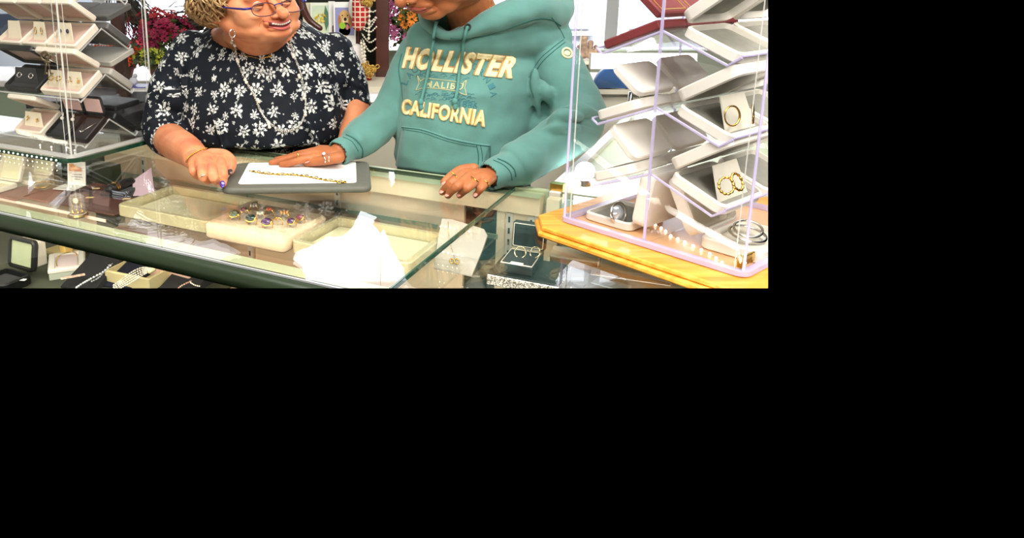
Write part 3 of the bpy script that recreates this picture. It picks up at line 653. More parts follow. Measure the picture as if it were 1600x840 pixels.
# glitter sided box and hoop box on it (corner shelf)
def glitter():
    m = mat('glitter_band', rgb(216, 204, 190), .3, .4); nt = m.node_tree; b = nt.nodes['Principled BSDF']; tc = N(nt, 'ShaderNodeTexCoord')
    v = N(nt, 'ShaderNodeTexVoronoi', i_Scale=520.0); nt.links.new(tc.outputs['Object'], v.inputs['Vector'])
    r = N(nt, 'ShaderNodeValToRGB'); r.color_ramp.elements[0].color = rgb(120, 104, 92); r.color_ramp.elements[1].color = rgb(255, 250, 240); r.color_ramp.elements[0].position = .15; r.color_ramp.elements[1].position = .75
    sp = N(nt, 'ShaderNodeSeparateColor'); nt.links.new(v.outputs['Color'], sp.inputs[0]); nt.links.new(sp.outputs[0], r.inputs[0]); nt.links.new(r.outputs[0], b.inputs['Base Color']); return m
g0, g1, g2 = Z(762, 427, .925), Z(786, 396, .925), Z(893, 414, .925)
gx = (g2-g1).normalized(); gy = (g1-g0).normalized(); gw = (g2-g1).length; gd = (g1-g0).length*1.0
gc = g0+gx*gw/2+gy*gd/2; gc.z = .905
T = frame(gc, gx, Vector((-gx.y, gx.x, 0)), (0, 0, 1))
t = thing('glitter_box', 'flat black box with a sparkling crystal band, at the lower right', 'box', gc)
part('band', MB(T).rbox(gw, gd, 0, .018, .003, .001), glitter(), t)
part('lid_top', MB(T).rbox(gw-.002, gd-.002, .0182, .021, .003, .001), BLACK, t)
hz = .9265
h0, h1, h2 = Z(781, 411, hz+.015), Z(796, 388, hz+.015), Z(847, 396, hz+.015)
hx = (h2-h1).normalized(); hw = (h2-h1).length; hd = (h1-h0).length
hc = h0+hx*hw/2+(h1-h0)/2; hc.z = hz; hy = Vector((-hx.y, hx.x, 0)); T = frame(hc, hx, hy, (0, 0, 1))
t = thing('earring_box', 'open black earring box with cream trim standing on the glitter box', 'box', hc)
part('base', MB(T).tray(hw, hd, .016, .004, .002, .004), BLACK, t, auto=40)
part('trim', MB(T).tray(hw-.004, hd-.004, .0175, .0012, .002, .012, z0=.0), CREAM, t)
part('cushion', MB(T).rbox(hw-.008, hd-.008, .005, .015, .002, .001), VELVET, t)
lt = frame(T @ Vector((0, hd/2+.012, .017)), hx, Vector((0, 0, 1))+hy*.12, -hy+Vector((0, 0, .12)))
part('lid', MB(lt @ Matrix.Translation((0, hd*.31, -.012))).tray(hw, hd*.62, .018, .004, .002, .004), BLACK, t, auto=40)
part('lid_trim', MB(lt @ Matrix.Translation((0, hd*.31, -.012))).tray(hw-.004, hd*.62-.004, .0192, .0012, .002, .0045), CREAM, t)
part('lid_pad', MB(lt @ Matrix.Translation((0, hd*.31, -.012))).rbox(hw-.008, hd*.62-.008, .005, .012, .002, .001), VELVET, t)
hd_r = [(813, 394, 'left'), (836, 394, 'right')]
for px, py, nm in hd_r:
    p = Z(px, py, hz+.022)
    solo('hoop_earring', MB().torus(p, .0098, .0013, Euler((math.radians(62), 0, math.radians(-20 if nm == 'left' else -50))).to_matrix(), 28, 8), mat('pale_gold', rgb(238, 222, 180), .2, 1), nm+' pale gold hoop earring in the open black box', 'earring', 'hoops in the black earring box', smooth=True)
p = Z(807, 412, hz+.017); solo('price_tag', MB(Matrix.Translation(p) @ Matrix.Rotation(CA_, 4, 'Z')).rbox(.022, .011, 0, .0012, .001, .0003), PAPER, 'small white price tag in the black earring box', 'tag')

# taupe box, tan bar and papers at lower right, beneath the wooden base
TAN = mat('tan_board', rgb(172, 132, 92), .5, var=.12, scale=25)
T = Matrix.Translation(Z(898, 402, .915)) @ Matrix.Rotation(CA_+.12, 4, 'Z')
t = thing('taupe_case', 'flat taupe case with cream end trim under the wooden base', 'case', Z(898, 402, .905))
part('lid', MB(T).rbox(.085, .055, .004, .008, .003, .001), mat('taupe_top', rgb(190, 184, 166), .4), t)
part('body', MB(T).rbox(.083, .053, -.01, .004, .003, .001), TAN, t)
part('end_trim', MB(T).rbox(.004, .056, -.011, .009, .001, .0005, cx=.0435), CREAM, t)
q0, q1 = Z(937, 424, .92), Z(1048, 444, .955)
solo('tan_bar', MB().tube([q0, q1], [.009, .004], 4, flat=.5, up=(0, 0, 1)), TAN, 'tapering tan wooden bar pointing right under the wooden base', 'bar')
solo('folded_paper', MB(Matrix.Translation(Z(985, 432, .915)) @ Matrix.Rotation(CA_+.1, 4, 'Z')).rbox(.13, .035, 0, .002, .002, .0005), PAPER, 'cream folded leaflet below the wooden base', 'paper')
solo('folded_paper', MB(Matrix.Translation(Z(955, 445, .91)) @ Matrix.Rotation(CA_-.2, 4, 'Z')).rbox(.06, .03, 0, .002, .002, .0005), mat('ice_paper', rgb(206, 216, 214), .3), 'pale blue-grey leaflet at the bottom right under the bar', 'paper')
solo('clear_dish', MB(Matrix.Translation(Z(905, 446, .906))).lathe([(.001, 0), (.009, 0), (.014, .008), (.015, .009), (.014, .0095), (.009, .003), (.001, .003)], seg=28), frosted('cut_glass', rgb(214, 222, 220), .5, .1), 'shallow clear glass dish beside the glitter box', 'dish', smooth=True)

# ---- left part of the shelf
def hinged_box(T, w, d, h, lidh, ang, m_out, m_in, label, cat='box', name='jewelry_box', group=None, m_lid_in=None, r=.007, ld=None):
    o = T.translation
    t = thing(name, label, cat, o, group)
    part('base', MB(T @ Matrix.Translation((0, d/2, 0))).tray(w, d, h, .005, r, .004), m_out, t, auto=35)
    part('lining', MB(T @ Matrix.Translation((0, d/2, 0))).rbox(w-.0105, d-.0105, .0045, h*.55, max(r-.005, .001), .001), m_in, t, auto=35)
    a = math.radians(ang); y = Vector((0, math.cos(a), math.sin(a))); n = Vector((0, -math.sin(a), math.cos(a)))
    T3 = T @ frame(Vector((0, .0, h+.001))+n*lidh, (1, 0, 0), y, -n); ld = ld or d
    part('lid', MB(T3 @ Matrix.Translation((0, ld/2, 0))).tray(w, ld, lidh, .005, r, .003), m_out, t, auto=35)
    part('lid_lining', MB(T3 @ Matrix.Translation((0, ld/2, 0))).rbox(w-.0105, ld-.0105, .0035, .0065, max(r-.005, .001), .001), m_lid_in or m_in, t, auto=35)
    return t
def on_shelf(px, py, z, rot): return Matrix.Translation(Z(px, py, z)) @ Matrix.Rotation(CA_+math.radians(rot), 4, 'Z') @ Matrix.Rotation(math.pi, 4, 'Z')
LW = mat('brown_leather_tile', rgb(140, 92, 76), .5, var=.15, scale=18)
for i, (px, py, w_, lab) in enumerate(((30, 303, .085, 'brown leather display tile at the far left of the shelf'), (78, 306, .085, 'brown leather display tile under the bracelet box'), (128, 305, .075, 'brown leather display tile left of the glass dome'), (150, 298, .10, 'brown leather display tile behind the glass dome'))):
    T = Matrix.Translation(Z(px, py, .906)) @ Matrix.Rotation(CA_, 4, 'Z'); solo('leather_tile', MB(T).rbox(w_, .085, 0, .004, .002, .001), LW, lab, 'display tile')
T = KT(.90, .37, .906); solo('leather_tile', MB(T).rbox(.20, .20, 0, .004, .002, .001), mat('dark_brown_tile', rgb(96, 62, 54), .4, var=.2, scale=18), 'large dark brown display tile under the black watch roll', 'display tile')
hinged_box(on_shelf(66, 281, .912, 4), .062, .052, .012, .010, 105, CREAM, LINER, 'open cream box holding a gold bracelet, left part of the shelf')
p = Z(66, 288, .922); solo('gold_bracelet', MB().torus(p, .017, .0011, Matrix.Rotation(.2, 3, 'X'), 28, 6, sx=1.3).tube([p+Vector((-.01, .004, .003)), p+Vector((.012, .008, .005)), p+Vector((.018, .0, .002))], .001, 6), GOLD, 'gold bracelet lying in the cream box on the shelf', 'bracelet', smooth=True)
hinged_box(on_shelf(12, 290, .912, 4), .075, .075, .012, .012, 112, CREAM, LINER, 'open cream box cut by the left edge of the photo')
# folded card with red picture
c0 = Z(107, 288, .914); T = Matrix.Translation(c0) @ Matrix.Rotation(CA_+.25, 4, 'Z')
t = thing('folded_tag_card', 'white upright card with a red and gold picture, behind the glass dome', 'card', c0)
part('sheet', MB(T).box((.026, 0, .030), (.050, .0015, .058), Matrix.Rotation(-.12, 3, 'X')).box((.018, -.022, .0005), (.058, .045, .0012)), PAPER, t)
part('picture', MB(T @ Matrix.Translation((.008, -.0036, .036)) @ Matrix.Rotation(math.pi/2-.12, 4, 'X')).prism([(0, 0), (.036, .001), (.034, .010), (.018, .013), (.010, .018), (0, .018)], 0, .0008), mat('red_picture', rgb(196, 80, 40), .6, col2=rgb(232, 176, 90), scale=140), t)
b = MB(T @ Matrix.Translation((.012, -.0036, .012)) @ Matrix.Rotation(math.pi/2-.12, 4, 'X'))
for k, (x0_, x1_) in enumerate(((.004, .030), (.002, .032), (.008, .024))): b.box(((x0_+x1_)/2, .016-k*.006, .0006), (x1_-x0_, .0014, .0006))
part('print_lines', b, mat('grey_print', rgb(110, 96, 96), .7), t)
# glass dome clock
dc = Z(122, 337, .905); t = thing('dome_clock', 'small gold anniversary clock under a clear glass dome', 'clock', dc)
part('base', MB().lathe([(.001, 0), (.0215, 0), (.022, .003), (.019, .006), (.001, .006)], dc, 28), GOLD, t, auto=40)
part('dome', MB().lathe([(.0165, .006), (.0165, .038)]+[(.0165*math.cos(a), .038+.014*math.sin(a)) for a in (.3, .6, .9, 1.2, 1.5)], dc, 28), frosted('dome_glass', rgb(246, 240, 232), .16, .05), t, smooth=True)
part('dome_rim', MB().torus(dc+Vector((0, 0, .0065)), .0168, .0008, None, 28, 6), CLEARE, t, smooth=True)
part('dome_rim', MB().torus(dc+Vector((0, 0, .044)), .0150, .0004, None, 28, 6), CLEARE, t, smooth=True)
b = MB()
for k in range(6): a = k*1.047; b.ell(dc+Vector((.011*math.cos(a), .011*math.sin(a), .010)), (.0028, .0028, .004), nu=8, nv=6)
b.tube([dc+Vector((-.010, 0, .006)), dc+Vector((-.010, 0, .03))], .001, 6).tube([dc+Vector((.010, 0, .006)), dc+Vector((.010, 0, .03))], .001, 6).ell(dc+Vector((0, 0, .028)), (.006, .004, .005))
part('pendulum', b, GOLD, t, smooth=True)
part('dial', MB().lathe([(.001, -.001), (.0105, -.001), (.0115, .001), (.0105, .003), (.001, .003)], dc+Vector((0, -.002, .036)), 24, Matrix.Rotation(math.pi/2, 3, 'X')), GOLD, t, auto=40)
part('dial_face', MB().lathe([(.001, .003), (.006, .003), (.006, .0038), (.001, .0038)], dc+Vector((0, -.002, .036)), 24, Matrix.Rotation(math.pi/2, 3, 'X')), mat('ivory_dial', rgb(220, 206, 170), .4), t)
# watch roll
a = Z(172, 296, .93); b2 = Z(204, 284, .93)
t = thing('watch_roll', 'black leather watch roll with a gold-striped band on a black cushion', 'roll', Z(188, 300, .91))
part('roll', remeshed(MB().limb([a, (a+b2)/2, b2], [.012, .013, .012]), .003, 2), BLACK, t, smooth=True)
d_ = (b2-a).normalized()
part('gold_stripes', MB().tube([a+d_*.012, a+d_*.015], .0136, 20).tube([a+d_*.018, a+d_*.0205], .0138, 20), GOLD, t, auto=40)
part('cushion', MB(Matrix.Translation(Z(186, 304, .91)) @ Matrix.Rotation(CA_+.5, 4, 'Z')).rbox(.075, .055, .0, .013, .008, .004), VELVET, t, auto=40)
for px, py, lab in ((198, 308, 'cream price tag beside the black watch roll'), (150, 292, 'gold price tag on the dark tile behind the dome'), (140, 306, 'oval cream tag just right of the glass dome')):
    solo('price_tag', MB(Matrix.Translation(Z(px, py, .915)) @ Matrix.Rotation(CA_+.6, 4, 'Z')).rbox(.018, .009, -.004, -.003, .003, .0003), mat('manila', rgb(228, 198, 140), .7), lab, 'tag')
# pinkish triangular card
w0, w1, w2, w3 = Z(208, 306, .912), Z(242, 305, .912), P(236, 262, 1.78), P(207, 282, 1.72)
solo('pink_leaflet', MB().hexa([w0, w1, w1+Vector((0, .002, 0)), w0+Vector((0, .002, 0))], [w3, w2, w2+Vector((0, .002, 0)), w3+Vector((0, .002, 0))]), mat('pink_paper', rgb(228, 196, 208), .5, var=.06, scale=30), 'pale pink upright leaflet behind the left empty tray', 'leaflet')
# small things below the empty tray
p = Z(241, 352, .8); T = Matrix.Translation(Z(245, 352, .83))
t = thing('pink_riser', 'low pink fabric riser below the left empty tray', 'riser', K(.84, .46, .712))
part('body', MB(KT(.83, .46, .712)).rbox(.26, .15, 0, .10, .006, .004), mat('rose_fabric', rgb(222, 184, 164), .8, var=.06, scale=20), t)
for px, py, s_ in ((233, 350, 1), (254, 354, 0)):
    p = Z(px, py, .8145)
    if s_: solo('loop_earrings', MB().torus(p, .006, .0008, None, 16, 6).torus(p+Vector((-.011, .004, 0)), .0055, .0008, None, 16, 6).ell(p+Vector((-.004, -.004, .001)), .002), SILVER, 'pair of fine silver loop earrings on the pink riser', 'earring', smooth=True)
    else: solo('silver_frame_brooch', MB(Matrix.Translation(p) @ Matrix.Rotation(CA_, 4, 'Z')).tray(.022, .013, .004, .002, .002, .002), SILVER, 'small rectangular silver framed brooch on the pink riser', 'brooch', auto=40)
p = Z(195, 350, .816); solo('price_tag', MB(Matrix.Translation(p) @ Matrix.Rotation(CA_+.7, 4, 'Z')).rbox(.03, .014, 0, .001, .003, .0003), PAPER, 'white price tag on the pink riser left of the silver loops', 'tag')
solo('gold_brooch', MB().torus(Z(345, 388, .74), .012, .003, None, 16, 6).torus(Z(338, 387, .74), .008, .003, None, 16, 6).ell(Z(350, 386, .745), .006), GOLD, 'gold brooch on the deck below the ring tray', 'brooch', smooth=True)

# ---------------------------------------------------------------- lower compartment (left, through the front glass)
YB = mat('yellow_cream_card', rgb(226, 206, 142), .6, var=.05, scale=20)
def lowT(px, py, rot, z=.7165): return Matrix.Translation(Z(px, py, z)) @ Matrix.Rotation(CA_+math.radians(rot), 4, 'Z')
T = lowT(50, 413, -8); t = thing('watch_box', 'upright cream carton with small dark print, lower left', 'box', T.translation)
part('carton', MB(T).rbox(.030, .052, 0, .062, .002, .001, cx=.012).rbox(.018, .05, 0, .068, .002, .001, cx=-.018), CREAM, t)
part('print', MB(T).box((.020, -.0265, .030), (.004, .0006, .018)), mat('maroon_print', rgb(120, 40, 44), .6), t)
T = lowT(103, 400, -6); t = thing('flat_box', 'flat yellow-cream box lying behind the bracelet box', 'box', T.translation)
part('lid', MB(T).rbox(.085, .065, .012, .020, .002, .001), YB, t); part('body', MB(T).rbox(.082, .062, 0, .012, .002, .001), mat('olive_card', rgb(150, 148, 96), .6), t)
T = lowT(104, 394, -6, .7375); solo('ring_box', MB(T).rbox(.026, .022, 0, .026, .003, .002), mat('honey_card', rgb(222, 186, 104), .5, var=.06), 'small honey-coloured ring box on top of the flat box', 'box', auto=40)
T = lowT(106, 421, -2); T = T @ Matrix.Rotation(math.radians(52), 4, 'Z') @ Matrix.Diagonal((1.6, 1.35, 1.0, 1))
t = thing('bracelet_box', 'white box with gold edging and padded inset, lower left', 'box', T.translation)
part('base', MB(T).rbox(.05, .085, 0, .016, .002, .001), mat('pale_blue_card', rgb(186, 192, 176), .6), t)
part('lid', MB(T).tray(.052, .087, .010, .009, .002, .003, z0=.016), WHITE, t); part('pad', MB(T).rbox(.030, .062, .019, .0245, .002, .001), mat('blush_pad', rgb(226, 206, 204), .6), t)
beads('chain_bracelet', [T @ Vector(p) for p in ((-.013, -.03, .027), (-.014, .0, .027), (-.008, .03, .027), (.010, .034, .027), (.013, .01, .027))], .0013, GOLD, 'thin gold chain lying in the white bracelet box', 'bracelet')
# open box with black rim
T = lowT(32, 437, 0); T = T @ Matrix.Rotation(math.pi, 4, 'Z') @ Matrix.Scale(1.5, 4)
t = hinged_box(T, .062, .05, .016, .010, 100, BLACK, VELVET, 'open black box with pale green lid lining, lower left corner', m_lid_in=mat('mint_satin', rgb(176, 186, 150), .5, var=.08, scale=30), r=.008)
solo('price_tag', MB(Matrix.Translation(Z(34, 437, .737)) @ Matrix.Rotation(CA_+.35, 4, 'Z')).rbox(.020, .010, 0, .001, .001, .0003), PAPER, 'cream price tag in the black box, lower left', 'tag')
# dark velvet slopes with necklaces
def slope(px, py, rot, w, d, h, m, label, name='velvet_slope'):
    T = lowT(px, py, rot); return T, solo(name, MB(T).hexa([(-w/2, -d/2, 0), (w/2, -d/2, 0), (w/2, d/2, 0), (-w/2, d/2, 0)], [(-w/2, -d/2, .004), (w/2, -d/2, .004), (w/2, d/2, h), (-w/2, d/2, h)]), m, label, 'stand')
T1, _ = slope(150, 436, 10, .09, .13, .05, VELVET, 'sloping black velvet stand under a crystal necklace')
T2, _ = slope(205, 430, 12, .10, .15, .055, mat('navy_velvet', rgb(20, 24, 40), .9), 'sloping dark navy velvet stand, middle of the lower case')
def onslope(px, py, dz=.0): return Z(px, py, .745+dz)
beads('crystal_necklace', [onslope(176, 411, .02), onslope(162, 424, .01), onslope(148, 432), onslope(130, 442), onslope(118, 450)], .0028, mat('crystal', rgb(220, 224, 226), .1, .3), 'crystal bead necklace on the black velvet slope')
beads('crystal_necklace', [onslope(172, 412, .02), onslope(156, 432, .004), onslope(142, 440)], .0022, mat('grey_crystal', rgb(170, 172, 176), .15, .4), 'thinner grey bead strand beside the crystal necklace')
solo('price_tag', MB(Matrix.Translation(onslope(114, 432, .0)) @ Matrix.Rotation(CA_+1.0, 4, 'Z')).rbox(.052, .013, 0, .001, .001, .0003), mat('pinkish_paper', rgb(226, 208, 186), .7, col2=rgb(190, 140, 120), scale=160), 'long printed paper tag before the bracelet box', 'tag')
T3 = lowT(222, 438, 4); t = thing('necklace_tray', 'cream angled necklace tray holding pearl strands', 'tray', T3.translation)
part('tray', MB(T3).tray(.13, .10, .034, .006, .004, .006), mat('aged_cream', rgb(214, 200, 150), .6, var=.05), t)
part('corner_panel', MB(T3).rbox(.040, .008, .0, .075, .002, .001, cx=.075, cy=.03), mat('aged_cream', rgb(214, 200, 150), .6, var=.05), t)
for i in range(5):
    r0 = (-6, -3, 0, 3, 6)[i]
    beads('pearl_necklace', [Z(236, 421+r0*.3, .775), Z(222, 424+r0, .765), Z(207, 432+r0*1.3, .76), Z(188, 444+r0, .755), Z(176, 452+r0, .75)], .002, PEARL, ('uppermost', 'second', 'middle', 'fourth', 'lowest')[i]+' of the cream pearl strands bunched in the cream tray', grp='pearl strands in the cream tray')
solo('necklace_clasp', MB().limb([Z(234, 424, .778), Z(240, 420, .782)], [.005, .006], 10), mat('aged_pearl', rgb(226, 210, 160), .3), 'large cream bead clasp at the top of the pearl strands', 'clasp', smooth=True)
T4, _ = slope(292, 447, 6, .09, .10, .035, VELVET, 'sloping black velvet stand at the right end of the lower case')
beads('coral_necklace', [Z(300, 438, .75), Z(292, 442, .748), Z(284, 446, .745), Z(276, 452, .742)], .0022, mat('coral_bead', rgb(176, 92, 72), .3, col2=rgb(220, 200, 180), scale=200), 'coral and white bead necklace on the right velvet slope')
beads('coral_necklace', [Z(296, 440, .75), Z(304, 445, .748), Z(312, 447, .745)], .002, PEARL, 'short white bead strand beside the coral necklace')
# ---------------------------------------------------------------- acrylic cases with tent-shaped shelves
def tower(label, O, e1, e2, L, W, z0, ztop, ridges, drop, half, lipw, lipz, edgem, tr, name='acrylic_case', mid_panel=True):
    O = Vector(O); e1 = Vector((e1[0], e1[1], 0)); e2 = Vector((e2[0], e2[1], 0))
    def Q(t_, w_, z_): return Vector((O.x, O.y, 0))+e1*t_+e2*w_+Vector((0, 0, z_))
    t = thing(name, label, 'display case', Q(L/2, W/2, z0))
    T = frame(Q(L/2, W/2, 0), e1, e2, (0, 0, 1))
    def walls(x, y, r, z_a, z_b, th):
        b = MB(T); o = b.rrect(x, y, r, 5); i = b.rrect(x-2*th, y-2*th, max(r-th, .001), 5)
        b.rings([[(p[0], p[1], z_a) for p in o], [(p[0], p[1], z_b) for p in o], [(p[0], p[1], z_b) for p in i], [(p[0], p[1], z_a) for p in i]], closed=True); return b
    part('enclosure', walls(L, W, .012, z0, ztop, .003), ACR, t, auto=30)
    part('bottom_rim', walls(L+.010, W+.010, .016, z0, z0+.007, .011), edgem, t, auto=30)
    for sx in (-1, 1):
        for sy in (-1, 1): part('corner_edge', MB(T).tube([(sx*(L/2-.002), sy*(W/2-.002), z0), (sx*(L/2-.002), sy*(W/2-.002), ztop)], .0022, 8), edgem, t, auto=40)
    b = MB(T)
    b.tube([(-L/2+.014, -W/2+.001, z0), (-L/2+.014, -W/2+.001, ztop)], .0009, 6).tube([(-L/2+.001, -W/2+.018, z0), (-L/2+.001, -W/2+.018, ztop)], .0009, 6)
    b.tube([(L/2-.014, -W/2+.001, z0), (L/2-.014, -W/2+.001, ztop)], .0009, 6).tube([(L/2-.001, W/2-.018, z0), (L/2-.001, W/2-.018, ztop)], .0009, 6)
    part('door_edges', b, CLEARE, t)
    if mid_panel:
        part('center_panel', MB(T).box((tr-L/2, 0, (z0+ztop)/2), (.003, W-.012, ztop-z0)), ACR, t)
        part('center_edge', MB(T).box((tr-L/2, -W/2+.0065, (z0+ztop)/2), (.0042, .002, ztop-z0)), edgem, t)
    for zr in ridges:
        pr = [(tr-half-lipw*.6, zr-drop+lipz*.6), (tr-half, zr-drop), (tr-half*.5, zr-drop*.5), (tr, zr), (tr+half*.5, zr-drop*.5), (tr+half, zr-drop), (tr+half+lipw, zr-drop+lipz)]
        w0, w1 = .010, W-.010; n = len(pr); v = []
        for w_ in (w0, w1):
            for dz in (0, -.003):
                v += [Q(x, w_, z_+dz) for x, z_ in pr]
        f = []
        for i in range(n-1): f += [(i, i+1, 2*n+i+1, 2*n+i), (n+i+1, n+i, 3*n+i, 3*n+i+1), (i+1, i, n+i, n+i+1), (2*n+i, 2*n+i+1, 3*n+i+1, 3*n+i)]
        f += [(0, 2*n, 3*n, n), (n-1, 2*n-1, 4*n-1, 3*n-1)]
        s_ = part('tent_shelf', MB().add(v, f), ACR, t)
        e = MB()
        e.tube([Q(x, w0, z_-.0015) for x, z_ in pr], .0022, 6)
        e.tube([Q(pr[0][0], w0, pr[0][1]), Q(pr[0][0], w1, pr[0][1])], .0016, 6).tube([Q(pr[-1][0], w0, pr[-1][1]), Q(pr[-1][0], w1, pr[-1][1])], .0016, 6)
        part('shelf_edge', e, edgem, s_, auto=40)
    return t, Q
def on_tent(Q, e1, e2, tr, zr, drop, half, side, w0, w, d, h, lidh, ang, mo, mi, label, start=.012, **kw):
    sl = Vector((e1[0]*half*side, e1[1]*half*side, -drop)).normalized()
    n = Vector((e1[0]*drop*side, e1[1]*drop*side, half)).normalized()
    o = Q(tr, w0+w/2, zr)+sl*start+n*.0035
    return frame(o, Vector((e2[0], e2[1], 0)), sl, n), hinged_box(frame(o, Vector((e2[0], e2[1], 0)), sl, n), w, d, h, lidh, ang, mo, mi, label, **kw)
CARD = mat('ivory_earring_card', rgb(240, 228, 200), .6, var=.03)
def insert(T, x, y, w, h, lean, parent, m=CARD, depth=.014):
    a = math.radians(lean); T2 = T @ Matrix.Translation((x, y, .008)) @ Matrix.Rotation(a, 4, 'X')
    b = MB(T2); k = w*.5
    part('insert_card', b.hexa([(-k*1.12, -.0008, 0), (k*1.12, -.0008, 0), (k*1.12, .0012, 0), (-k*1.12, .0012, 0)], [(-k*.9, -.0008, h), (k*.9, -.0008, h), (k*.9, .0012, h), (-k*.9, .0012, h)]), m, parent)
    return T2

# left case on a dark-edged glass slab
E1L, E2L = (.462, .887), (-.887, .462); OL = (-.7108, 1.6248)
SL = K(.94, .455, 1.0)
sx0, sx1 = K(.83, .325, 1.001), K(1.6, .325, 1.001)
pts = []
c0 = Vector((OL[0], OL[1], 0))
def SQ(a, b_): return c0+Vector((E1L[0], E1L[1], 0))*a+Vector((E2L[0], E2L[1], 0))*b_
poly = [SQ(.27, -.012), SQ(.05, -.012)]+[SQ(.026-.038*math.sin(q)+.0, .026-.038*math.cos(q)) for q in (.2, .6, 1.0, 1.4)]+[SQ(-.012, .06), SQ(-.012, .7), SQ(.27, .7)]
b = MB(); n = len(poly)
b.rings([[Vector((p.x, p.y, 1.0015)) for p in poly], [Vector((p.x, p.y, 1.0105)) for p in poly]])
t = thing('glass_slab', 'dark-edged clear glass slab under the left acrylic case', 'slab', SQ(.1, .2)+Vector((0, 0, 1.0)))
part('pane', b, GLASS, t)
b = MB(); out = poly[:8]; inn = [p+(SQ(.13, .3)-p).normalized()*.0015 for p in out]
outp = [p-(SQ(.13, .3)-p).normalized()*.0008 for p in out]
b.rings([[Vector((p.x, p.y, 1.001)), Vector((p.x, p.y, 1.011)), Vector((q.x, q.y, 1.011)), Vector((q.x, q.y, 1.001))] for p, q in zip(outp, inn)])
part('edge', b, mat('dark_green_glass_edge', rgb(20, 60, 42), .12, spec=.8), t)
ls = thing('led_or_glint_row', 'row of added reflection glints along the front edge of the glass slab', 'light strip', SQ(-.013, .1)+Vector((0, 0, 1.006)))  # glowing dots added in place of LED reflections on the slab edge
part('tape', MB().hexa([SQ(-.0136, .03)+Vector((0, 0, 1.003)), SQ(-.0136, .6)+Vector((0, 0, 1.003)), SQ(-.0131, .6)+Vector((0, 0, 1.003)), SQ(-.0131, .03)+Vector((0, 0, 1.003))], [SQ(-.0136, .03)+Vector((0, 0, 1.009)), SQ(-.0136, .6)+Vector((0, 0, 1.009)), SQ(-.0131, .6)+Vector((0, 0, 1.009)), SQ(-.0131, .03)+Vector((0, 0, 1.009))]), mat('dark_green_glass_edge', rgb(20, 60, 42)), ls)
for k in range(16): part('bulb_or_glint', MB().ell(SQ(-.0138, .035+k*.0165)+Vector((0, 0, 1.006)), .0019, nu=8, nv=6), LED, ls, smooth=True)
part('glint_row', MB().ell(SQ(.05, .05)+Vector((0, 0, 1.014)), .0016, nu=8, nv=6).ell(SQ(.06, .09)+Vector((0, 0, 1.014)), .0016, nu=8, nv=6).ell(SQ(.05, .13)+Vector((0, 0, 1.014)), .0016, nu=8, nv=6).ell(SQ(.05, .17)+Vector((0, 0, 1.014)), .0016, nu=8, nv=6), LED, ls, smooth=True)
LR = [1.405, 1.297, 1.189, 1.081]
LP = dict(tr=.125, drop=.055, half=.078)
tw, QL = tower('clear acrylic jewellery case on the left with four tent shelves', OL, E1L, E2L, .26, .36, 1.0115, 1.62, LR, .055, .078, .008, .008, CLEARE, .125, mid_panel=False)
part('shelf_floor', MB(frame(QL(.13, .18, 1.0115), Vector((*E1L, 0)), Vector((*E2L, 0)), (0, 0, 1))).rbox(.25, .35, 0.0, .004, .006, .001), ACR, tw)
def LB(row, side, w0, w, d, h, lidh, ang, mo, mi, label, **kw):
    return on_tent(QL, E1L, E2L, .125, LR[row], .055, .078, side, w0, w, d, h, lidh, ang, mo, mi, label, start=kw.pop('start', .008), **kw)
def earrings(T2, w, h, kind, label, m=GOLD):
    for j, sx in enumerate((-1, 1)):
        o = T2 @ Vector((sx*w*.26, .0035, h*.62)); R = T2.to_3x3()
        b = MB()
        if kind == 'oval': b.tube([o+R @ Vector((.0035*math.sin(a), 0, .0075*math.cos(a)-.004)) for a in [6.283*k/16 for k in range(16)]], .0008, 6, closed=True).ell(o+R @ Vector((0, 0, .004)), .0012, nu=8, nv=6)
        elif kind == 'hoop': b.tube([o+R @ Vector((.0075*math.sin(a), -.002*math.cos(a), .0055*math.cos(a)-.003)) for a in [6.283*k/16 for k in range(16)]], .0013, 6, closed=True)
        elif kind == 'cluster':
            for k in range(7): b.ell(o+R @ Vector((random.uniform(-.006, .006), 0, random.uniform(-.009, .004))), .0016, nu=8, nv=6)
        elif kind == 'dark': b.tube([o+R @ Vector((.003*math.sin(a), 0, .004*math.cos(a)-.002)) for a in [6.283*k/12 for k in range(12)]], .0013, 6, closed=True)
        elif kind == 'pearl': b.ell(o+R @ Vector((0, 0, -.006)), .0048, nu=14, nv=10).ell(o+R @ Vector((0, 0, .002)), .0022, nu=8, nv=6).tube([o+R @ Vector((0, 0, -.004)), o+R @ Vector((.001, 0, .008))], .0011, 6)
        else: b.tube([o, o+R @ Vector((.002, 0, -.008))], .0012, 6)
        solo('earring', b, m, ('left' if j == 0 else 'right')+' one of the '+label, 'earring', 'earrings on cards in the left case', smooth=True)
NAVY = mat('navy_enamel', rgb(30, 32, 70), .2)
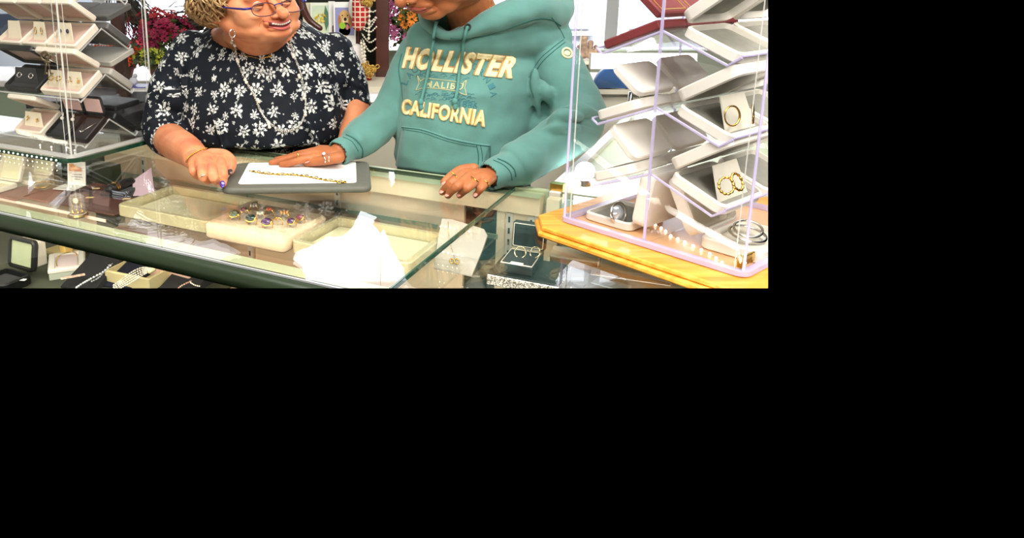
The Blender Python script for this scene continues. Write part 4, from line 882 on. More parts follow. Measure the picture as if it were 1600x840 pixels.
# row 1 (top fully seen row): three cream boxes
rows = [(.004, .098, 'first from the right'), (.104, .082, 'second from the right'), (.190, .09, 'at the left edge of the photo')]
for i, (w0, w, wh) in enumerate(rows):
    T, o = LB(1, -1, w0, w, .082, .018, .014, 68, CREAM, PEACH, 'open cream box on upper shelf, left case, '+wh, m_lid_in=PEACH)
    T2 = insert(T, 0 if i else .006, .060, w*.48, .044, 36, o)
    if i < 2: earrings(T2, w*.48, .044, 'dark' if i == 0 else 'oval', ('tiny navy and gold studs' if i == 0 else 'long oval gold hoops')+' on a cream card', NAVY if i == 0 else GOLD)
rows = [(.004, .135, CREAM, PEACH, 'wide open cream box with two earring cards on the middle shelf of the left case'), (.150, .12, BLACK, VELVET, 'open black box on the middle shelf of the left case')]
for i, (w0, w, mo, mi, lab) in enumerate(rows):
    T, o = LB(2, -1, w0, w, .082, .018, .014, 66, mo, mi, lab, m_lid_in=PEACH)
    if i == 0:
        for j, sx in enumerate((-1, 1)):
            T2 = insert(T, sx*.032, .062, .048, .042, 36, o)
            earrings(T2, .048, .042, 'cluster' if j == 0 else 'hoop', ('gold bead cluster earrings' if j == 0 else 'twisted gold hoop earrings')+' on an ivory card')
    else:
        T2 = insert(T, 0, .06, .08, .04, 36, o, VELVET); earrings(T2, .08, .04, 'hoop', 'silver crescent earrings on black velvet, middle shelf', SILVER)
rows = [(.002, .066, BLACK, VELVET, 'open black box with pink lid and fine pendant, lowest shelf right'), (.072, .070, BLACK, VELVET, 'open black box with pink lid and pearl drops, lowest shelf'), (.156, .10, CREAM, PEACH, 'open cream box with leaf earrings card on the lowest shelf, left case')]
for i, (w0, w, mo, mi, lab) in enumerate(rows):
    T, o = LB(3, -1, w0, w, .080, .016, .006 if i < 2 else .012, 112 if i < 2 else 60, mo, mi, lab, m_lid_in=PINK if i < 2 else PEACH, ld=.045 if i < 2 else None)
    if i == 1: earrings(T @ Matrix.Translation((0, .030, .012)) @ Matrix.Rotation(1.1, 4, 'X'), .07, .02, 'pearl', 'pearl drop earrings in the black box with pink lid', PEARL)
    if i == 0:
        b = MB(T).tube([(-.02, .02, .012), (-.008, .045, .014), (.0, .055, .014), (.010, .042, .014), (.02, .02, .012)], .0006, 5).ell((0, .058, .015), .002, nu=8, nv=6).ell((-.005, .055, .015), .0016, nu=8, nv=6).ell((.005, .055, .015), .0016, nu=8, nv=6)
        solo('fine_pendant', b, SILVER, 'fine silver chain with tiny stones in the rightmost black box', 'necklace', smooth=True)
    if i == 2: T2 = insert(T, 0, .055, .06, .036, 36, o); earrings(T2, .06, .036, 'cluster', 'gold leaf cluster earrings on the lowest shelf card', GOLD)
rows = [(.004, .11, CREAM, 'right'), (.12, .10, CREAM, 'middle'), (.225, .10, GREYB, 'left')]
for i, (w0, w, mo, wh) in enumerate(rows):
    LB(0, -1, w0, w, .082, .018, .014, 70, mo, PEACH, 'box underside on the topmost shelf of the left case, '+wh+' one')
for i, (w0, w) in enumerate(((.004, .095), (.105, .095), (.205, .08))):
    wh = ('rightmost', 'middle', 'leftmost')[i]
    LB(1, 1, w0, w, .082, .018, .014, 55, GREYB, VELVET, 'dark grey open box on the far slope of the upper shelf, left case, '+wh)
for i, (w0, w) in enumerate(((.006, .125), (.14, .12))):
    LB(2, 1, w0, w, .082, .018, .014, 55, mat('smoky_grey', rgb(176, 172, 160), .5), GREYV, 'pale grey open box on the far slope of the middle shelf, left case, '+('right' if i == 0 else 'left'))
LB(3, 1, .006, .13, .082, .018, .014, 40, BLACK, VELVET, 'black open box on the far slope of the lowest shelf, left case')
# key cluster hanging by the door
kq = P(74, 90, 1.70)
t = thing('key_bunch', 'small antique keys on a silver ring hanging on the left case', 'keys', kq)
part('ring', MB().torus(kq+Vector((.012, 0, 0)), .0085, .0016, Matrix.Rotation(math.pi/2, 3, 'X'), 20, 6), SILVER, t, smooth=True)
BRZ = mat('aged_bronze', rgb(120, 104, 78), .35, .8)
for k, a in enumerate((-.1, .25)):
    R = Matrix.Rotation(a, 3, 'Y'); part('key', MB().torus(kq, .006, .0016, Matrix.Rotation(math.pi/2, 3, 'X'), 14, 6).tube([kq+R @ Vector((0, 0, -.006)), kq+R @ Vector((0, 0, -.04))], .0015, 6).box(kq+R @ Vector((.003, 0, -.037)), (.007, .0015, .005)).ell(kq+R @ Vector((0, 0, -.010)), (.006, .003, .003)), BRZ, t, smooth=True)
part('key_head', MB().torus(kq+Vector((-.004, 0, .003)), .010, .003, Matrix.Rotation(math.pi/2, 3, 'X'), 18, 6), BRZ, t, smooth=True)

# right case on its wooden base
E1R, E2R = (.6257, -.7800), (.7800, .6257); OR = (.2971, 1.1645)
def RQ(a, b_, z_): return Vector((OR[0]+E1R[0]*a+E2R[0]*b_, OR[1]+E1R[1]*a+E2R[1]*b_, z_))
def oak():
    m = mat('golden_oak', rgb(238, 168, 62), .35, var=0, coat=.2); nt = m.node_tree; b = nt.nodes['Principled BSDF']; tc = N(nt, 'ShaderNodeTexCoord'); mp = N(nt, 'ShaderNodeMapping'); mp.inputs['Rotation'].default_value = (0, 0, math.radians(51)); mp.inputs['Scale'].default_value = (6, 90, 60)
    nz = N(nt, 'ShaderNodeTexNoise', i_Scale=1.0, i_Detail=6.0); nt.links.new(tc.outputs['Object'], mp.inputs[0]); nt.links.new(mp.outputs[0], nz.inputs['Vector'])
    rp = N(nt, 'ShaderNodeValToRGB'); rp.color_ramp.elements[0].color = rgb(220, 140, 34); rp.color_ramp.elements[1].color = rgb(246, 184, 78); rp.color_ramp.elements[0].position = .3; rp.color_ramp.elements[1].position = .7
    nt.links.new(nz.outputs['Fac'], rp.inputs['Fac']); nt.links.new(rp.outputs['Color'], b.inputs['Base Color']); return m
OAK = oak()
t = thing('wooden_base', 'chamfered golden oak base under the right acrylic case', 'base', RQ(.15, .15, 1.0))
def plate(o, c, z0_, z1_, bv):
    a0, a1, w0, w1 = -o, .302+o, -o, .46
    def ring(k): return [(a0+k, w0+c), (a0+c, w0+k), (a1-c, w0+k), (a1-k, w0+c), (a1-k, w1), (a0+k, w1)]
    return MB().rings([[RQ(x, y, z) for x, y in ring(k)] for z, k in ((z0_, bv), (z0_+bv, 0), (z1_-bv, 0), (z1_, bv))])
part('lower_board', plate(.052, .044, 1.001, 1.011, .003), OAK, t)
part('upper_board', plate(.047, .042, 1.0115, 1.0195, .002), OAK, t)
part('floor_inlay', MB(frame(RQ(.151, .16, 1.0197), Vector((*E1R, 0)), Vector((*E2R, 0)), (0, 0, 1))).rbox(.29, .31, 0, .0012, .012, .0004), mat('peach_oak', rgb(226, 176, 128), .4, coat=.08, var=.08, scale=8), t)
RR = [1.4475, 1.3425, 1.2320, 1.1320]
tw, QR = tower('clear acrylic jewellery case on a wooden base at the right', OR, E1R, E2R, .302, .32, 1.0215, 1.60, RR, .040, .098, .018, .012, ACRE, .147)
def RB(row, side, w0, w, d, h, lidh, ang, mo, mi, label, **kw):
    return on_tent(QR, E1R, E2R, .147, RR[row], .040, .098, side, w0, w, d, h, lidh, ang, mo, mi, label, start=kw.pop('start', .006), **kw)
# left slope
for i, (w0, w) in enumerate(((.012, .075), (.092, .075), (.172, .075))):
    T, o = RB(1, -1, w0, w, .095, .014, .012, 62, MAROON, mat('dark_red_velvet', rgb(70, 24, 26), .9), ('nearest', 'middle', 'farthest')[i]+' maroon leather box with gilt border on the top left shelf of the right case', r=.002)
    a = math.radians(62); y = Vector((0, math.cos(a), math.sin(a))); n = Vector((0, -math.sin(a), math.cos(a)))
    T3 = T @ frame(Vector((0, 0, .015))+n*.0122, (1, 0, 0), y, n); b = MB(T3)
    for x in (-w/2+.006, w/2-.006): b.box((x, .0475, .0006), (.0016, .083, .0006))
    for y_ in (.006, .089): b.box((0, y_, .0006), (w-.012, .0016, .0006))
    part('gilt_border', b, GOLDP, o)
LK = dict(r=.012, start=.030)
T, o = RB(2, -1, .012, .100, .078, .016, .012, 60, WHITE, GREYV, 'white open box on second shelf, left slope, nearest in the right case', ld=.062, **LK)
RB(2, -1, .125, .100, .078, .016, .012, 64, WHITE, GREYV, 'white open box behind another on second shelf, left slope, right case', ld=.062, **LK)
RB(3, -1, .012, .105, .078, .016, .012, 66, WHITE, GREYV, 'white open box on lowest tent shelf, left slope, nearest', ld=.066, **LK)
RB(3, -1, .128, .105, .078, .016, .012, 66, WHITE, GREYV, 'white open box farther back on lowest tent shelf, left slope', ld=.066, **LK)
# right slope
RK = dict(r=.014, start=.026)
T, o = RB(1, 1, .012, .12, .090, .016, .018, 58, WHITE, GREYV, 'large white open box at the upper right of the right case', ld=.105, **RK)
RB(1, 1, .142, .12, .090, .016, .018, 58, WHITE, GREYV, 'white open box behind the large one at the upper right', ld=.105, **RK)
PADM = mat('pale_velvet_pad', rgb(226, 220, 202), .8, var=.05, scale=60)
T, o = RB(2, 1, .012, .12, .090, .016, .018, 52, WHITE, GREYV, 'white open box with large gold hoops on the second shelf, right slope', ld=.098, **RK)
T2 = insert(T, 0, .072, .075, .052, 42, o, PADM)
RB(2, 1, .142, .12, .090, .016, .018, 52, WHITE, GREYV, 'white open box behind the large gold hoops, second shelf', ld=.098, **RK)
T, o = RB(3, 1, .012, .12, .090, .016, .018, 54, WHITE, GREYV, 'white open box with twisted gold hoops on the lowest tent shelf', ld=.098, **RK)
T2b = insert(T, 0, .072, .075, .052, 42, o, PADM)
RB(3, 1, .142, .12, .090, .016, .018, 54, WHITE, GREYV, 'white open box behind the twisted hoops, lowest tent shelf', ld=.098, **RK)
def hoop(px, py, d, R, r, rot, label, twist=False):
    c = P(px, py, d); b = MB(); n = 48; pts = []
    R3 = Euler([math.radians(x) for x in rot]).to_matrix()
    pts = [c+R3 @ Vector((R*math.cos(a)*.86, R*math.sin(a), 0)) for a in [6.283*k/n for k in range(n)]]
    rr = [r*(1+.35*math.sin(k*1.6)) if twist else r*(1+.2*math.cos(6.283*k/n)) for k in range(n)]
    b.tube(pts, rr, 8, closed=True); solo('hoop_earring', b, GOLD, label, 'earring', smooth=True)
hoop(1144, 181, .985, .0135, .0013, (80, 0, 12), 'large thin gold hoop earring on the second shelf, nearer one')
hoop(1176, 178, .985, .0125, .0018, (84, 0, 62), 'gold hoop earring at the right, partly behind the corner edge')
hoop(1135, 290, .93, .0115, .0016, (58, 18, -10), 'twisted gold hoop earring, left of the pair on the lowest tent shelf', True)
hoop(1152, 284, .935, .0115, .0016, (62, -10, 36), 'twisted gold hoop earring, right of the pair on the lowest tent shelf', True)
# floor boxes
T = Matrix.Translation(RQ(.020, .075, 1.0215)) @ Matrix.Rotation(math.atan2(E1R[1], E1R[0])+.0, 4, 'Z')
F1 = frame(RQ(.105, .085, 1.0215), Vector((*E2R, 0)), -Vector((*E1R, 0)), (0, 0, 1))
o = hinged_box(F1, .105, .088, .014, .024, 98, WHITE, GREYV, 'white open watch box lying flat on the left of the wooden floor', r=.012)
wp = RQ(.075, .04, 1.045)
t = thing('silver_watch', 'small silver watch standing in the flat white box', 'watch', wp)
part('case', MB().ell(wp, (.011, .006, .013)), mat('watch_glass', rgb(206, 214, 224), .08, .6), t, smooth=True); part('bracelet', MB().torus(wp+Vector((.004, .004, -.002)), .017, .0025, Euler((1.3, .2, .5)).to_matrix(), 24, 6), SILVER, t, smooth=True)
F2 = frame(RQ(.205, .12, 1.0215), Vector((*E2R, 0)), Vector((*E1R, 0)), (0, 0, 1))
o = hinged_box(F2, .125, .092, .018, .020, 118, WHITE, PADM, 'white open box with silver bangle, right of the wooden floor', r=.014)
o2 = RQ(.25, .115, 1.042); solo('silver_bangle', MB().torus(o2, .022, .0022, Euler((.25, .1, 0)).to_matrix(), 32, 8, sx=1.2).torus(o2+Vector((0, 0, .008)), .018, .0018, Euler((.4, -.1, .3)).to_matrix(), 32, 8, sx=1.2), SILVER, 'silver bangle pair resting in the floor box at right', 'bangle', smooth=True)
ls = thing('led_or_glint_row', 'curving row of added reflection glints on the wooden floor of the right case', 'light strip', RQ(.15, .02, 1.022))  # glowing dots added for a row of lights reflected in the acrylic
lp = [(985, 333), (994, 337), (1003, 341), (1013, 346), (1024, 351), (1033, 356), (1040, 361), (1048, 368), (1059, 373), (1070, 378), (1083, 384), (1096, 390), (1109, 396), (1119, 403), (1128, 410)]
part('glint_line', MB().tube([Z(x, y, 1.0222) for x, y in lp], .0004, 4), CLEARE, ls)
for x, y in lp: part('bulb_or_glint', MB().ell(Z(x, y, 1.0235), .0020, nu=8, nv=6), LED, ls, smooth=True)
# brass latch
q = Z(1166, 408, 1.03); T = Matrix.Translation(q) @ Matrix.Rotation(math.radians(38), 4, 'Z')
t = thing('brass_latch', 'brass latch clipped to the front corner of the right case', 'latch', q)
BR = mat('polished_brass', rgb(226, 186, 60), .12, 1)
part('plate', MB(T).rbox(.030, .004, -.004, .010, .001, .0006, cx=.006), BR, t, auto=40); part('clip', MB(T).rbox(.006, .010, -.006, .012, .001, .0006, cx=-.014), BR, t, auto=40); part('screw', MB(T).ell((-.014, -.006, .003), .002), SILVER, t, smooth=True)
# ---------------------------------------------------------------- the two people
from mathutils import noise as mnoise
def skinmat(name, c1, c2, c3, rough=.45):
    m = mat(name, rgb(*c1), rough, spec=.28, sss=.10, bump=.12, bscale=350); nt = m.node_tree; b = nt.nodes['Principled BSDF']
    tc = N(nt, 'ShaderNodeTexCoord'); nz = N(nt, 'ShaderNodeTexNoise', i_Scale=16.0, i_Detail=4.0); nt.links.new(tc.outputs['Object'], nz.inputs['Vector'])
    rp = N(nt, 'ShaderNodeValToRGB'); rp.color_ramp.elements[0].position = .3; rp.color_ramp.elements[0].color = rgb(*c2); rp.color_ramp.elements[1].position = .72; rp.color_ramp.elements[1].color = rgb(*c3)
    e = rp.color_ramp.elements.new(.5); e.color = rgb(*c1)
    nt.links.new(nz.outputs['Fac'], rp.inputs['Fac']); nt.links.new(rp.outputs['Color'], b.inputs['Base Color']); return m
SKIN1 = skinmat('rosy_skin', (214, 138, 96), (200, 114, 80), (226, 158, 118))
SKIN2 = skinmat('brown_skin', (172, 104, 64), (154, 88, 54), (188, 118, 76))
def warp(me, amp, sc, seed=0.0):
    co = [v.co.copy() for v in me.vertices]; nr = [v.normal.copy() for v in me.vertices]; out = []
    for c, n in zip(co, nr):
        q = c+n*(amp*mnoise.noise(c*sc+Vector((seed, 0, 0)))); out += [q.x, q.y, q.z]
    me.vertices.foreach_set('co', out); me.update()
def cast(bvh, px, py, off=0):
    r = ray(px, py).normalized(); h = bvh.ray_cast(CAMP, r)
    if h[0] is None: return None, None
    n = h[1] if h[1].dot(r) < 0 else -h[1]
    return h[0]+n*off, n
def head(mb_out, M, p):
    R = M.to_3x3(); mb = MB()
    def E(c, r, rot=None): mb.ell(M @ Vector(c), r, R @ (rot or Matrix.Identity(3)), 24, 16)
    k = p.get('fat', 0)
    E((0, .018, .035), (.076, .095, .085)); E((0, -.030, -.040), (.058+k, .056, .078)); E((0, -.042, .028), (.062, .046, .048))
    for s in (-1, 1):
        E((s*.036, -.008, -.062), (.034+k, .048, .040)); E((s*(.037+k*.4), -.060, -.034), (.026+k*.6, .024+k*.3, .025+k*.4))
        E((s*.033, -.082, .020), (.022, .012, .009)); E((s*.030, -.080, .0), (.016, .010, .009))
    E((0, -.074, -.104), (.026+k*.5, .022, .020+k*.3)); E((0, -.0, -.098), (.045, .060, .03))
    if k:
        E((0, -.030, -.112), (.054, .050, .030)); E((0, -.05, -.108), (.042, .032, .024))
        for s in (-1, 1): E((s*.050, -.048, -.008), (.022, .032, .032)); E((s*.044, -.055, -.050), (.026, .028, .03))
        for s in (-1, 1): E((s*.034, -.050, -.088), (.030, .030, .030)); E((s*.046, -.020, -.080), (.030, .044, .036))
    else:
        for s in (-1, 1): E((s*.024, -.055, -.092), (.020, .022, .020)); E((s*.040, -.028, -.058), (.026, .034, .034))
    bme_ = remeshed(mb, .0042, p.get('sm', 14)); mb_out.add([v.co.copy() for v in bme_.vertices], [tuple(q.vertices) for q in bme_.polygons]); mb = mb_out
    for s in (-1, 1):
        E((s*.078, .012, -.020), (.009, .017, .031), Matrix.Rotation(s*.3, 3, 'Z')); E((s*.079, .008, -.046), (.006, .009, .010))
        E((s*.0115, -.102, -.044), (.009, .011, .008))
        if k: E((s*.040, -.068, -.038), (.022, .020, .019))
    mb.limb([M @ Vector((0, -.088, .012)), M @ Vector((0, -.100, -.015)), M @ Vector((0, -.116, -.037))], [.0085, .0095, .0125], 16, 4)
    E((0, -.086, -.066), (.030, .016, .016)); E((0, -.084, -.086), (.026, .015, .012))
def lring(M, bv, x, z, off):      # point on the face surface, in world space
    Mi = M.inverted(); o = M @ Vector((x, -.25, z)); d = (M.to_3x3() @ Vector((0, 1, 0))).normalized()
    h = bv.ray_cast(o, d); return (h[0]-d*off) if h[0] else M @ Vector((x, -.09, z))
def face_patch(M, bv, x0, x1, top, bot, off, nx=20, nz=4, th=.001):
    v = []; f = []
    d = (M.to_3x3() @ Vector((0, 1, 0))).normalized()
    for lay in (0, 1):
        for i in range(nx+1):
            x = x0+(x1-x0)*i/nx
            for j in range(nz+1):
                z = bot(x)+(top(x)-bot(x))*j/nz; v.append(lring(M, bv, x, z, off)+d*(lay*th))
    n = (nx+1)*(nz+1)
    for i in range(nx):
        for j in range(nz):
            a = i*(nz+1)+j; f += [(a, a+1, a+nz+2, a+nz+1), (n+a, n+a+nz+1, n+a+nz+2, n+a+1)]
    return MB().add(v, f)
def fingers(mb, chains):
    for ch in chains: mb.limb([Z(x, y, z) for x, y, z, r in ch], [r for *_, r in ch], 14, 5)
def palm(mb, wrist, knuckles, r):
    for x, y, z in knuckles: mb.limb([Z(*wrist), Z((wrist[0]+x)/2, (wrist[1]+y)/2, (wrist[2]+z)/2+.002), Z(x, y, z)], [r*1.25, r*1.15, r], 12, 4)
def nail(px, py, z, ang, m, parent, w=.0062, l=.0075, up=.006, tiltx=.35):
    c = Z(px, py, z+up); R = Euler((tiltx, 0, ang)).to_matrix()
    part('nail', MB().ell(c, (w*.62, l*.7, .0014), R, 14, 8), m, parent, smooth=True)

# ================= person in the floral blouse =================
W1 = thing('person', 'smiling person in navy floral blouse and eyeglasses, one hand on the grey pad corner', 'person', (-.31, 1.9, .62))
M1 = Matrix.Diagonal((1.17, 1.1, .65, 1)) @ Matrix.Rotation(math.radians(-12), 4, 'Y') @ Matrix.Rotation(math.radians(39), 4, 'Z') @ Matrix.Rotation(math.radians(4), 4, 'X')
M1 = Matrix.Translation(P(442, 38, 1.64)-M1 @ Vector((0, -.102, -.074))) @ M1
TR1 = [(-.31, 1.98, .18, .14, .66), (-.31, 1.96, .195, .155, .96), (-.31, 1.95, .205, .165, .992), (-.31, 1.885, .213, .192, 1.02), (-.31, 1.88, .218, .186, 1.06), (-.308, 1.88, .213, .172, 1.12), (-.308, 1.885, .204, .155, 1.19), (-.308, 1.89, .188, .13, 1.235), (-.308, 1.895, .160, .105, 1.268), (-.308, 1.90, .118, .085, 1.295), (-.308, 1.90, .08, .06, 1.315)]
def torso(mb, rows, shrink=0, n=48):
    mb.rings([[Vector((cx_+(rx-shrink)*math.cos(a), cy_+(ry-shrink)*math.sin(a), z)) for a in [2*math.pi*k/n for k in range(n)]] for cx_, cy_, rx, ry, z in rows]); return mb
b = MB(); head(b, M1, {'fat': .009}); torso(b, TR1, .007)
nb = Vector((-.308, 1.885, 1.27))
b.limb([M1 @ Vector((0, .01, -.06)), (M1 @ Vector((0, .0, -.10))+nb)/2, nb], [.066, .068, .085], 24)
b.ell((-.308, 1.85, 1.262), (.10, .075, .05))
arm = lambda mb, L: mb.limb([P(x, y, d) for x, y, d, r in L], [r for *_, r in L], 24, 8)
arm(b, [(310, 82, 1.89, .045), (266, 145, 1.87, .042), (257, 203, 1.82, .040), (270, 221, 1.74, .041), (290, 233, 1.62, .036), (306, 245, 1.53, .0285)])
arm(b, [(515, 82, 1.90, .045), (545, 130, 1.90, .038), (558, 168, 1.87, .032), (548, 205, 1.80, .028), (540, 232, 1.74, .024), (532, 243, 1.70, .02)])
palm(b, (310, 246, 1.045), [(344, 251, 1.047), (331, 259, 1.050), (316, 261, 1.048), (303, 258, 1.043)], .0125)
b.limb([Z(303, 250, 1.045), Z(322, 252, 1.048), Z(335, 252, 1.045)], [.022, .022, .015], 16)
fingers(b, [[(344, 251, 1.047, .0108), (348, 268, 1.044, .0102), (349, 279, 1.031, .0090), (348, 287, 1.0225, .0080)],
            [(331, 260, 1.050, .0108), (333, 275, 1.046, .0100), (338, 282, 1.030, .0088), (341, 283, 1.018, .0080)],
            [(316, 262, 1.048, .0105), (317, 275, 1.042, .0098), (325, 281, 1.026, .0085), (330, 280, 1.014, .0075)],
            [(303, 259, 1.043, .0098), (302, 268, 1.036, .0088), (310, 275, 1.022, .0076), (316, 275, 1.012, .0068)],
            [(330, 242, 1.045, .0150), (350, 243, 1.050, .0135), (361, 253, 1.045, .0120), (359, 266, 1.031, .0098)]])
# far hand resting behind the pad
for dx in (-12, -5, 2, 9): b.limb([P(534, 243, 1.70), P(530+dx, 250, 1.67), P(527+dx*1.3, 256, 1.645), P(526+dx*1.4, 262, 1.63)], [.010, .0095, .0075, .0065], 10, 3)
b.limb([P(534, 243, 1.70), P(545, 250, 1.67), P(548, 256, 1.65)], [.012, .010, .008], 10, 3)
me1 = remeshed(b, .0021, 3)
bv1 = bvh_of(me1)
part('body', me1, SKIN1, W1, smooth=True)
# nails, ring, bracelet
LILN = mat('blue_violet_nail', rgb(70, 50, 140), .15, coat=.6); DKN = mat('dark_nail', rgb(70, 56, 62), .15, coat=.6)
nail(347.5, 287.5, 1.0195, .15, LILN, W1, .0085, .011, .0055, .9); nail(359, 268, 1.028, -.2, DKN, W1, .010, .010, .0055, .7)
def wrap_ring(bv, name, pts, r, m, parent=None, label=None, cat='ring', n_=14, off=.0005):
    out = []
    for i in range(n_+1):
        u = i/n_*(len(pts)-1); k = min(int(u), len(pts)-2); t_ = u-k; x = pts[k][0]*(1-t_)+pts[k+1][0]*t_; y = pts[k][1]*(1-t_)+pts[k+1][1]*t_
        c, n1 = cast(bv, x, y, off)
        if c: out.append(c)
    b_ = MB().tube(out, r, 8); return solo(name, b_, m, label, cat, smooth=True)
wrap_ring(bv1, 'finger_ring', [(313, 276), (316, 274), (320, 273)], .0012, SILVER, label='thin silver ring on the curled ring finger of the floral-bloused person', off=.001)
def cast_beads(bv, pts, r, m, name, label, cat, step=1, off=.001, sub=10, link=None, every=1):
    pl = []; n = len(pts)
    for i in range(n-1):
        p0, p1, p2, p3 = [pts[max(0, min(n-1, j))] for j in (i-1, i, i+1, i+2)]
        for j in range(sub):
            u = j/sub; g = lambda a, b_, c, d: .5*((2*b_)+(c-a)*u+(2*a-5*b_+4*c-d)*u*u+(3*b_-a-3*c+d)*u**3)
            pl.append((g(p0[0], p1[0], p2[0], p3[0]), g(p0[1], p1[1], p2[1], p3[1])))
    pl.append(pts[-1]); W_ = []
    for x, y in pl:
        c, n_ = cast(bv, x, y, off+r)
        if c is not None and (not W_ or (c-W_[-1]).length < .06): W_.append(c)
    return W_
w_ = cast_beads(bv1, [(292, 253), (297, 245), (309, 238), (322, 232), (331, 230)], .0014, GOLD, '', '', '')
b = MB()
for i, c in enumerate(w_): b.ell(c, .0017 if i % 2 else .0012, nu=8, nv=6)
b.tube(w_, .0007, 5); solo('bracelet', b, GOLD, 'gold bead bracelet around the wrist of the floral-bloused person', 'bracelet', smooth=True)
# face details
smile = lambda x: 17*x*x
part('mouth_interior', face_patch(M1, bv1, -.025, .025, lambda x: -.0690+smile(x)*.85, lambda x: -.0865+smile(x)*1.30, .0012), mat('mouth_dark', rgb(96, 34, 36), .5), W1, smooth=True)
tb = MB()
for i in range(9):
    xc = -.0185+i*.0046; hw_ = .0019; zt_ = -.0700+smile(xc)*.9; hgt = .0066-.9*abs(xc)*.10
    q = [lring(M1, bv1, xc+sx*hw_, zt_-k*hgt, .0026) for sx, k in ((-1, 0), (1, 0), (1, .85), (.6, 1), (-.6, 1), (-1, .85))]
    dd = (M1.to_3x3() @ Vector((0, 1, 0)))*.002; tb.add(q+[p+dd for p in q], [tuple(range(6)), tuple(range(11, 5, -1))]+[(j, (j+1) % 6, 6+(j+1) % 6, 6+j) for j in range(6)])
part('teeth', tb, mat('teeth', rgb(242, 232, 216), .25), W1)
LIP1 = mat('rose_lip', rgb(196, 96, 90), .35, sss=.05)
def liptube(M, bv, x0, x1, fz, r, off, n=18):
    pts = [lring(M, bv, x0+(x1-x0)*i/n, fz(x0+(x1-x0)*i/n), off) for i in range(n+1)]; rr = [r*max(.25, math.sin(math.pi*(i+.6)/(n+1.2))**.6) for i in range(n+1)]; return MB().tube(pts, rr, 8)
part('upper_lip', liptube(M1, bv1, -.028, .028, lambda x: -.0672+smile(x)*.80, .0026, .0008), LIP1, W1, smooth=True)
part('lower_lip', liptube(M1, bv1, -.026, .026, lambda x: -.0885+smile(x)*1.38, .0034, .0008), LIP1, W1, smooth=True)
CRS = mat('smile_crease_shade', rgb(200, 116, 84), .6)  # darker skin colour standing in for shade in the smile creases
for s in (-1, 1):
    e = M1 @ Vector((s*.031, -.0815, -.003)); part('eye', MB().ell(e, .0118), mat('eye_white', rgb(236, 228, 220), .15, coat=.5), W1, smooth=True)
    part('iris', MB().ell(M1 @ Vector((s*.031+.004, -.0925, -.004)), (.0048, .002, .0048), M1.to_3x3()), mat('iris_dark', rgb(50, 44, 46), .1), W1, smooth=True)
    part('upper_eyelid', MB().limb([M1 @ Vector((s*.031-.013, -.088, -.003)), M1 @ Vector((s*.031-.005, -.0935, .002)), M1 @ Vector((s*.031+.005, -.0935, .002)), M1 @ Vector((s*.031+.013, -.088, -.003))], [.0015, .0038, .0038, .0015], 10, 4), SKIN1, W1, smooth=True)
    part('lower_eyelid', MB().limb([M1 @ Vector((s*.031-.012, -.088, -.006)), M1 @ Vector((s*.031, -.0930, -.0105)), M1 @ Vector((s*.031+.012, -.088, -.006))], [.0015, .0036, .0015], 10, 4), SKIN1, W1, smooth=True)
    part('eyelashes', MB().tube([M1 @ Vector((s*.031-.012, -.0915, -.002)), M1 @ Vector((s*.031-.004, -.0968, .0005)), M1 @ Vector((s*.031+.005, -.0968, .0005)), M1 @ Vector((s*.031+.012, -.0915, -.002))], .0009, 6), mat('lash', rgb(60, 48, 60), .5), W1, smooth=True)
    part('eyebrow', face_patch(M1, bv1, min(s*.016, s*.045), max(s*.016, s*.045), lambda x: .0235-6*(abs(x)-.028)**2, lambda x: .0195-6*(abs(x)-.028)**2, .001), mat('brow_blond', rgb(166, 128, 92), .8), W1)
    # nostril
    part('nostril', MB().ell(M1 @ Vector((s*.006, -.1115, -.0505)), (.0032, .004, .002), M1.to_3x3(), 10, 6), mat('nostril_dark', rgb(110, 48, 40), .6), W1, smooth=True)
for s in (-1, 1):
    part('smile_line_shade', MB().tube([lring(M1, bv1, s*x, z, .0001) for x, z in ((.0195, -.046), (.027, -.052), (.033, -.060), (.0365, -.068), (.037, -.076))], [.0003, .0007, .0009, .0007, .0003], 6), CRS, W1, smooth=True)
# glasses: a thing of their own
gl = thing('eyeglasses', 'oval eyeglasses with thin blue-violet metal frame on the smiling face', 'glasses', M1 @ Vector((0, -.11, 0)))
BLU = mat('blue_metal', rgb(44, 44, 130), .25, .4)
for s in (-1, 1):
    pts = []
    for k in range(32):
        a = 2*math.pi*k/32; x = .0250*math.copysign(abs(math.cos(a))**.8, math.cos(a)); z = .0215*math.copysign(abs(math.sin(a))**.85, math.sin(a))
        pts.append(M1 @ Vector((s*.0325+x, -.109+.35*(abs(s*.0325+x)-.03)**1*.25*(1 if abs(s*.0325+x) > .03 else 0), -.017+z)))
    part('rim', MB().tube(pts, .0010, 8, closed=True), mat('slate_metal', rgb(62, 56, 76), .3, .5), gl, smooth=True)
    part('lens', MB().add(pts, [tuple(range(32))]), glassmat('lens', (1, 1, 1, 1), 1.5, 0, 1.0), gl)
    part('temple', MB().tube([M1 @ Vector((s*.057, -.1065, -.008)), M1 @ Vector((s*.068, -.100, -.008)), M1 @ Vector((s*.0735, -.080, -.005)), M1 @ Vector((s*.079, -.03, .002)), M1 @ Vector((s*.084, .012, .0))], [.0024, .0026, .0022, .0013, .001], 8), BLU, gl, smooth=True)
part('bridge', MB().tube([M1 @ Vector((-.0095, -.1085, -.008)), M1 @ Vector((-.004, -.114, -.004)), M1 @ Vector((.004, -.114, -.004)), M1 @ Vector((.0095, -.1085, -.008))], .0013, 8), BLU, gl, smooth=True)
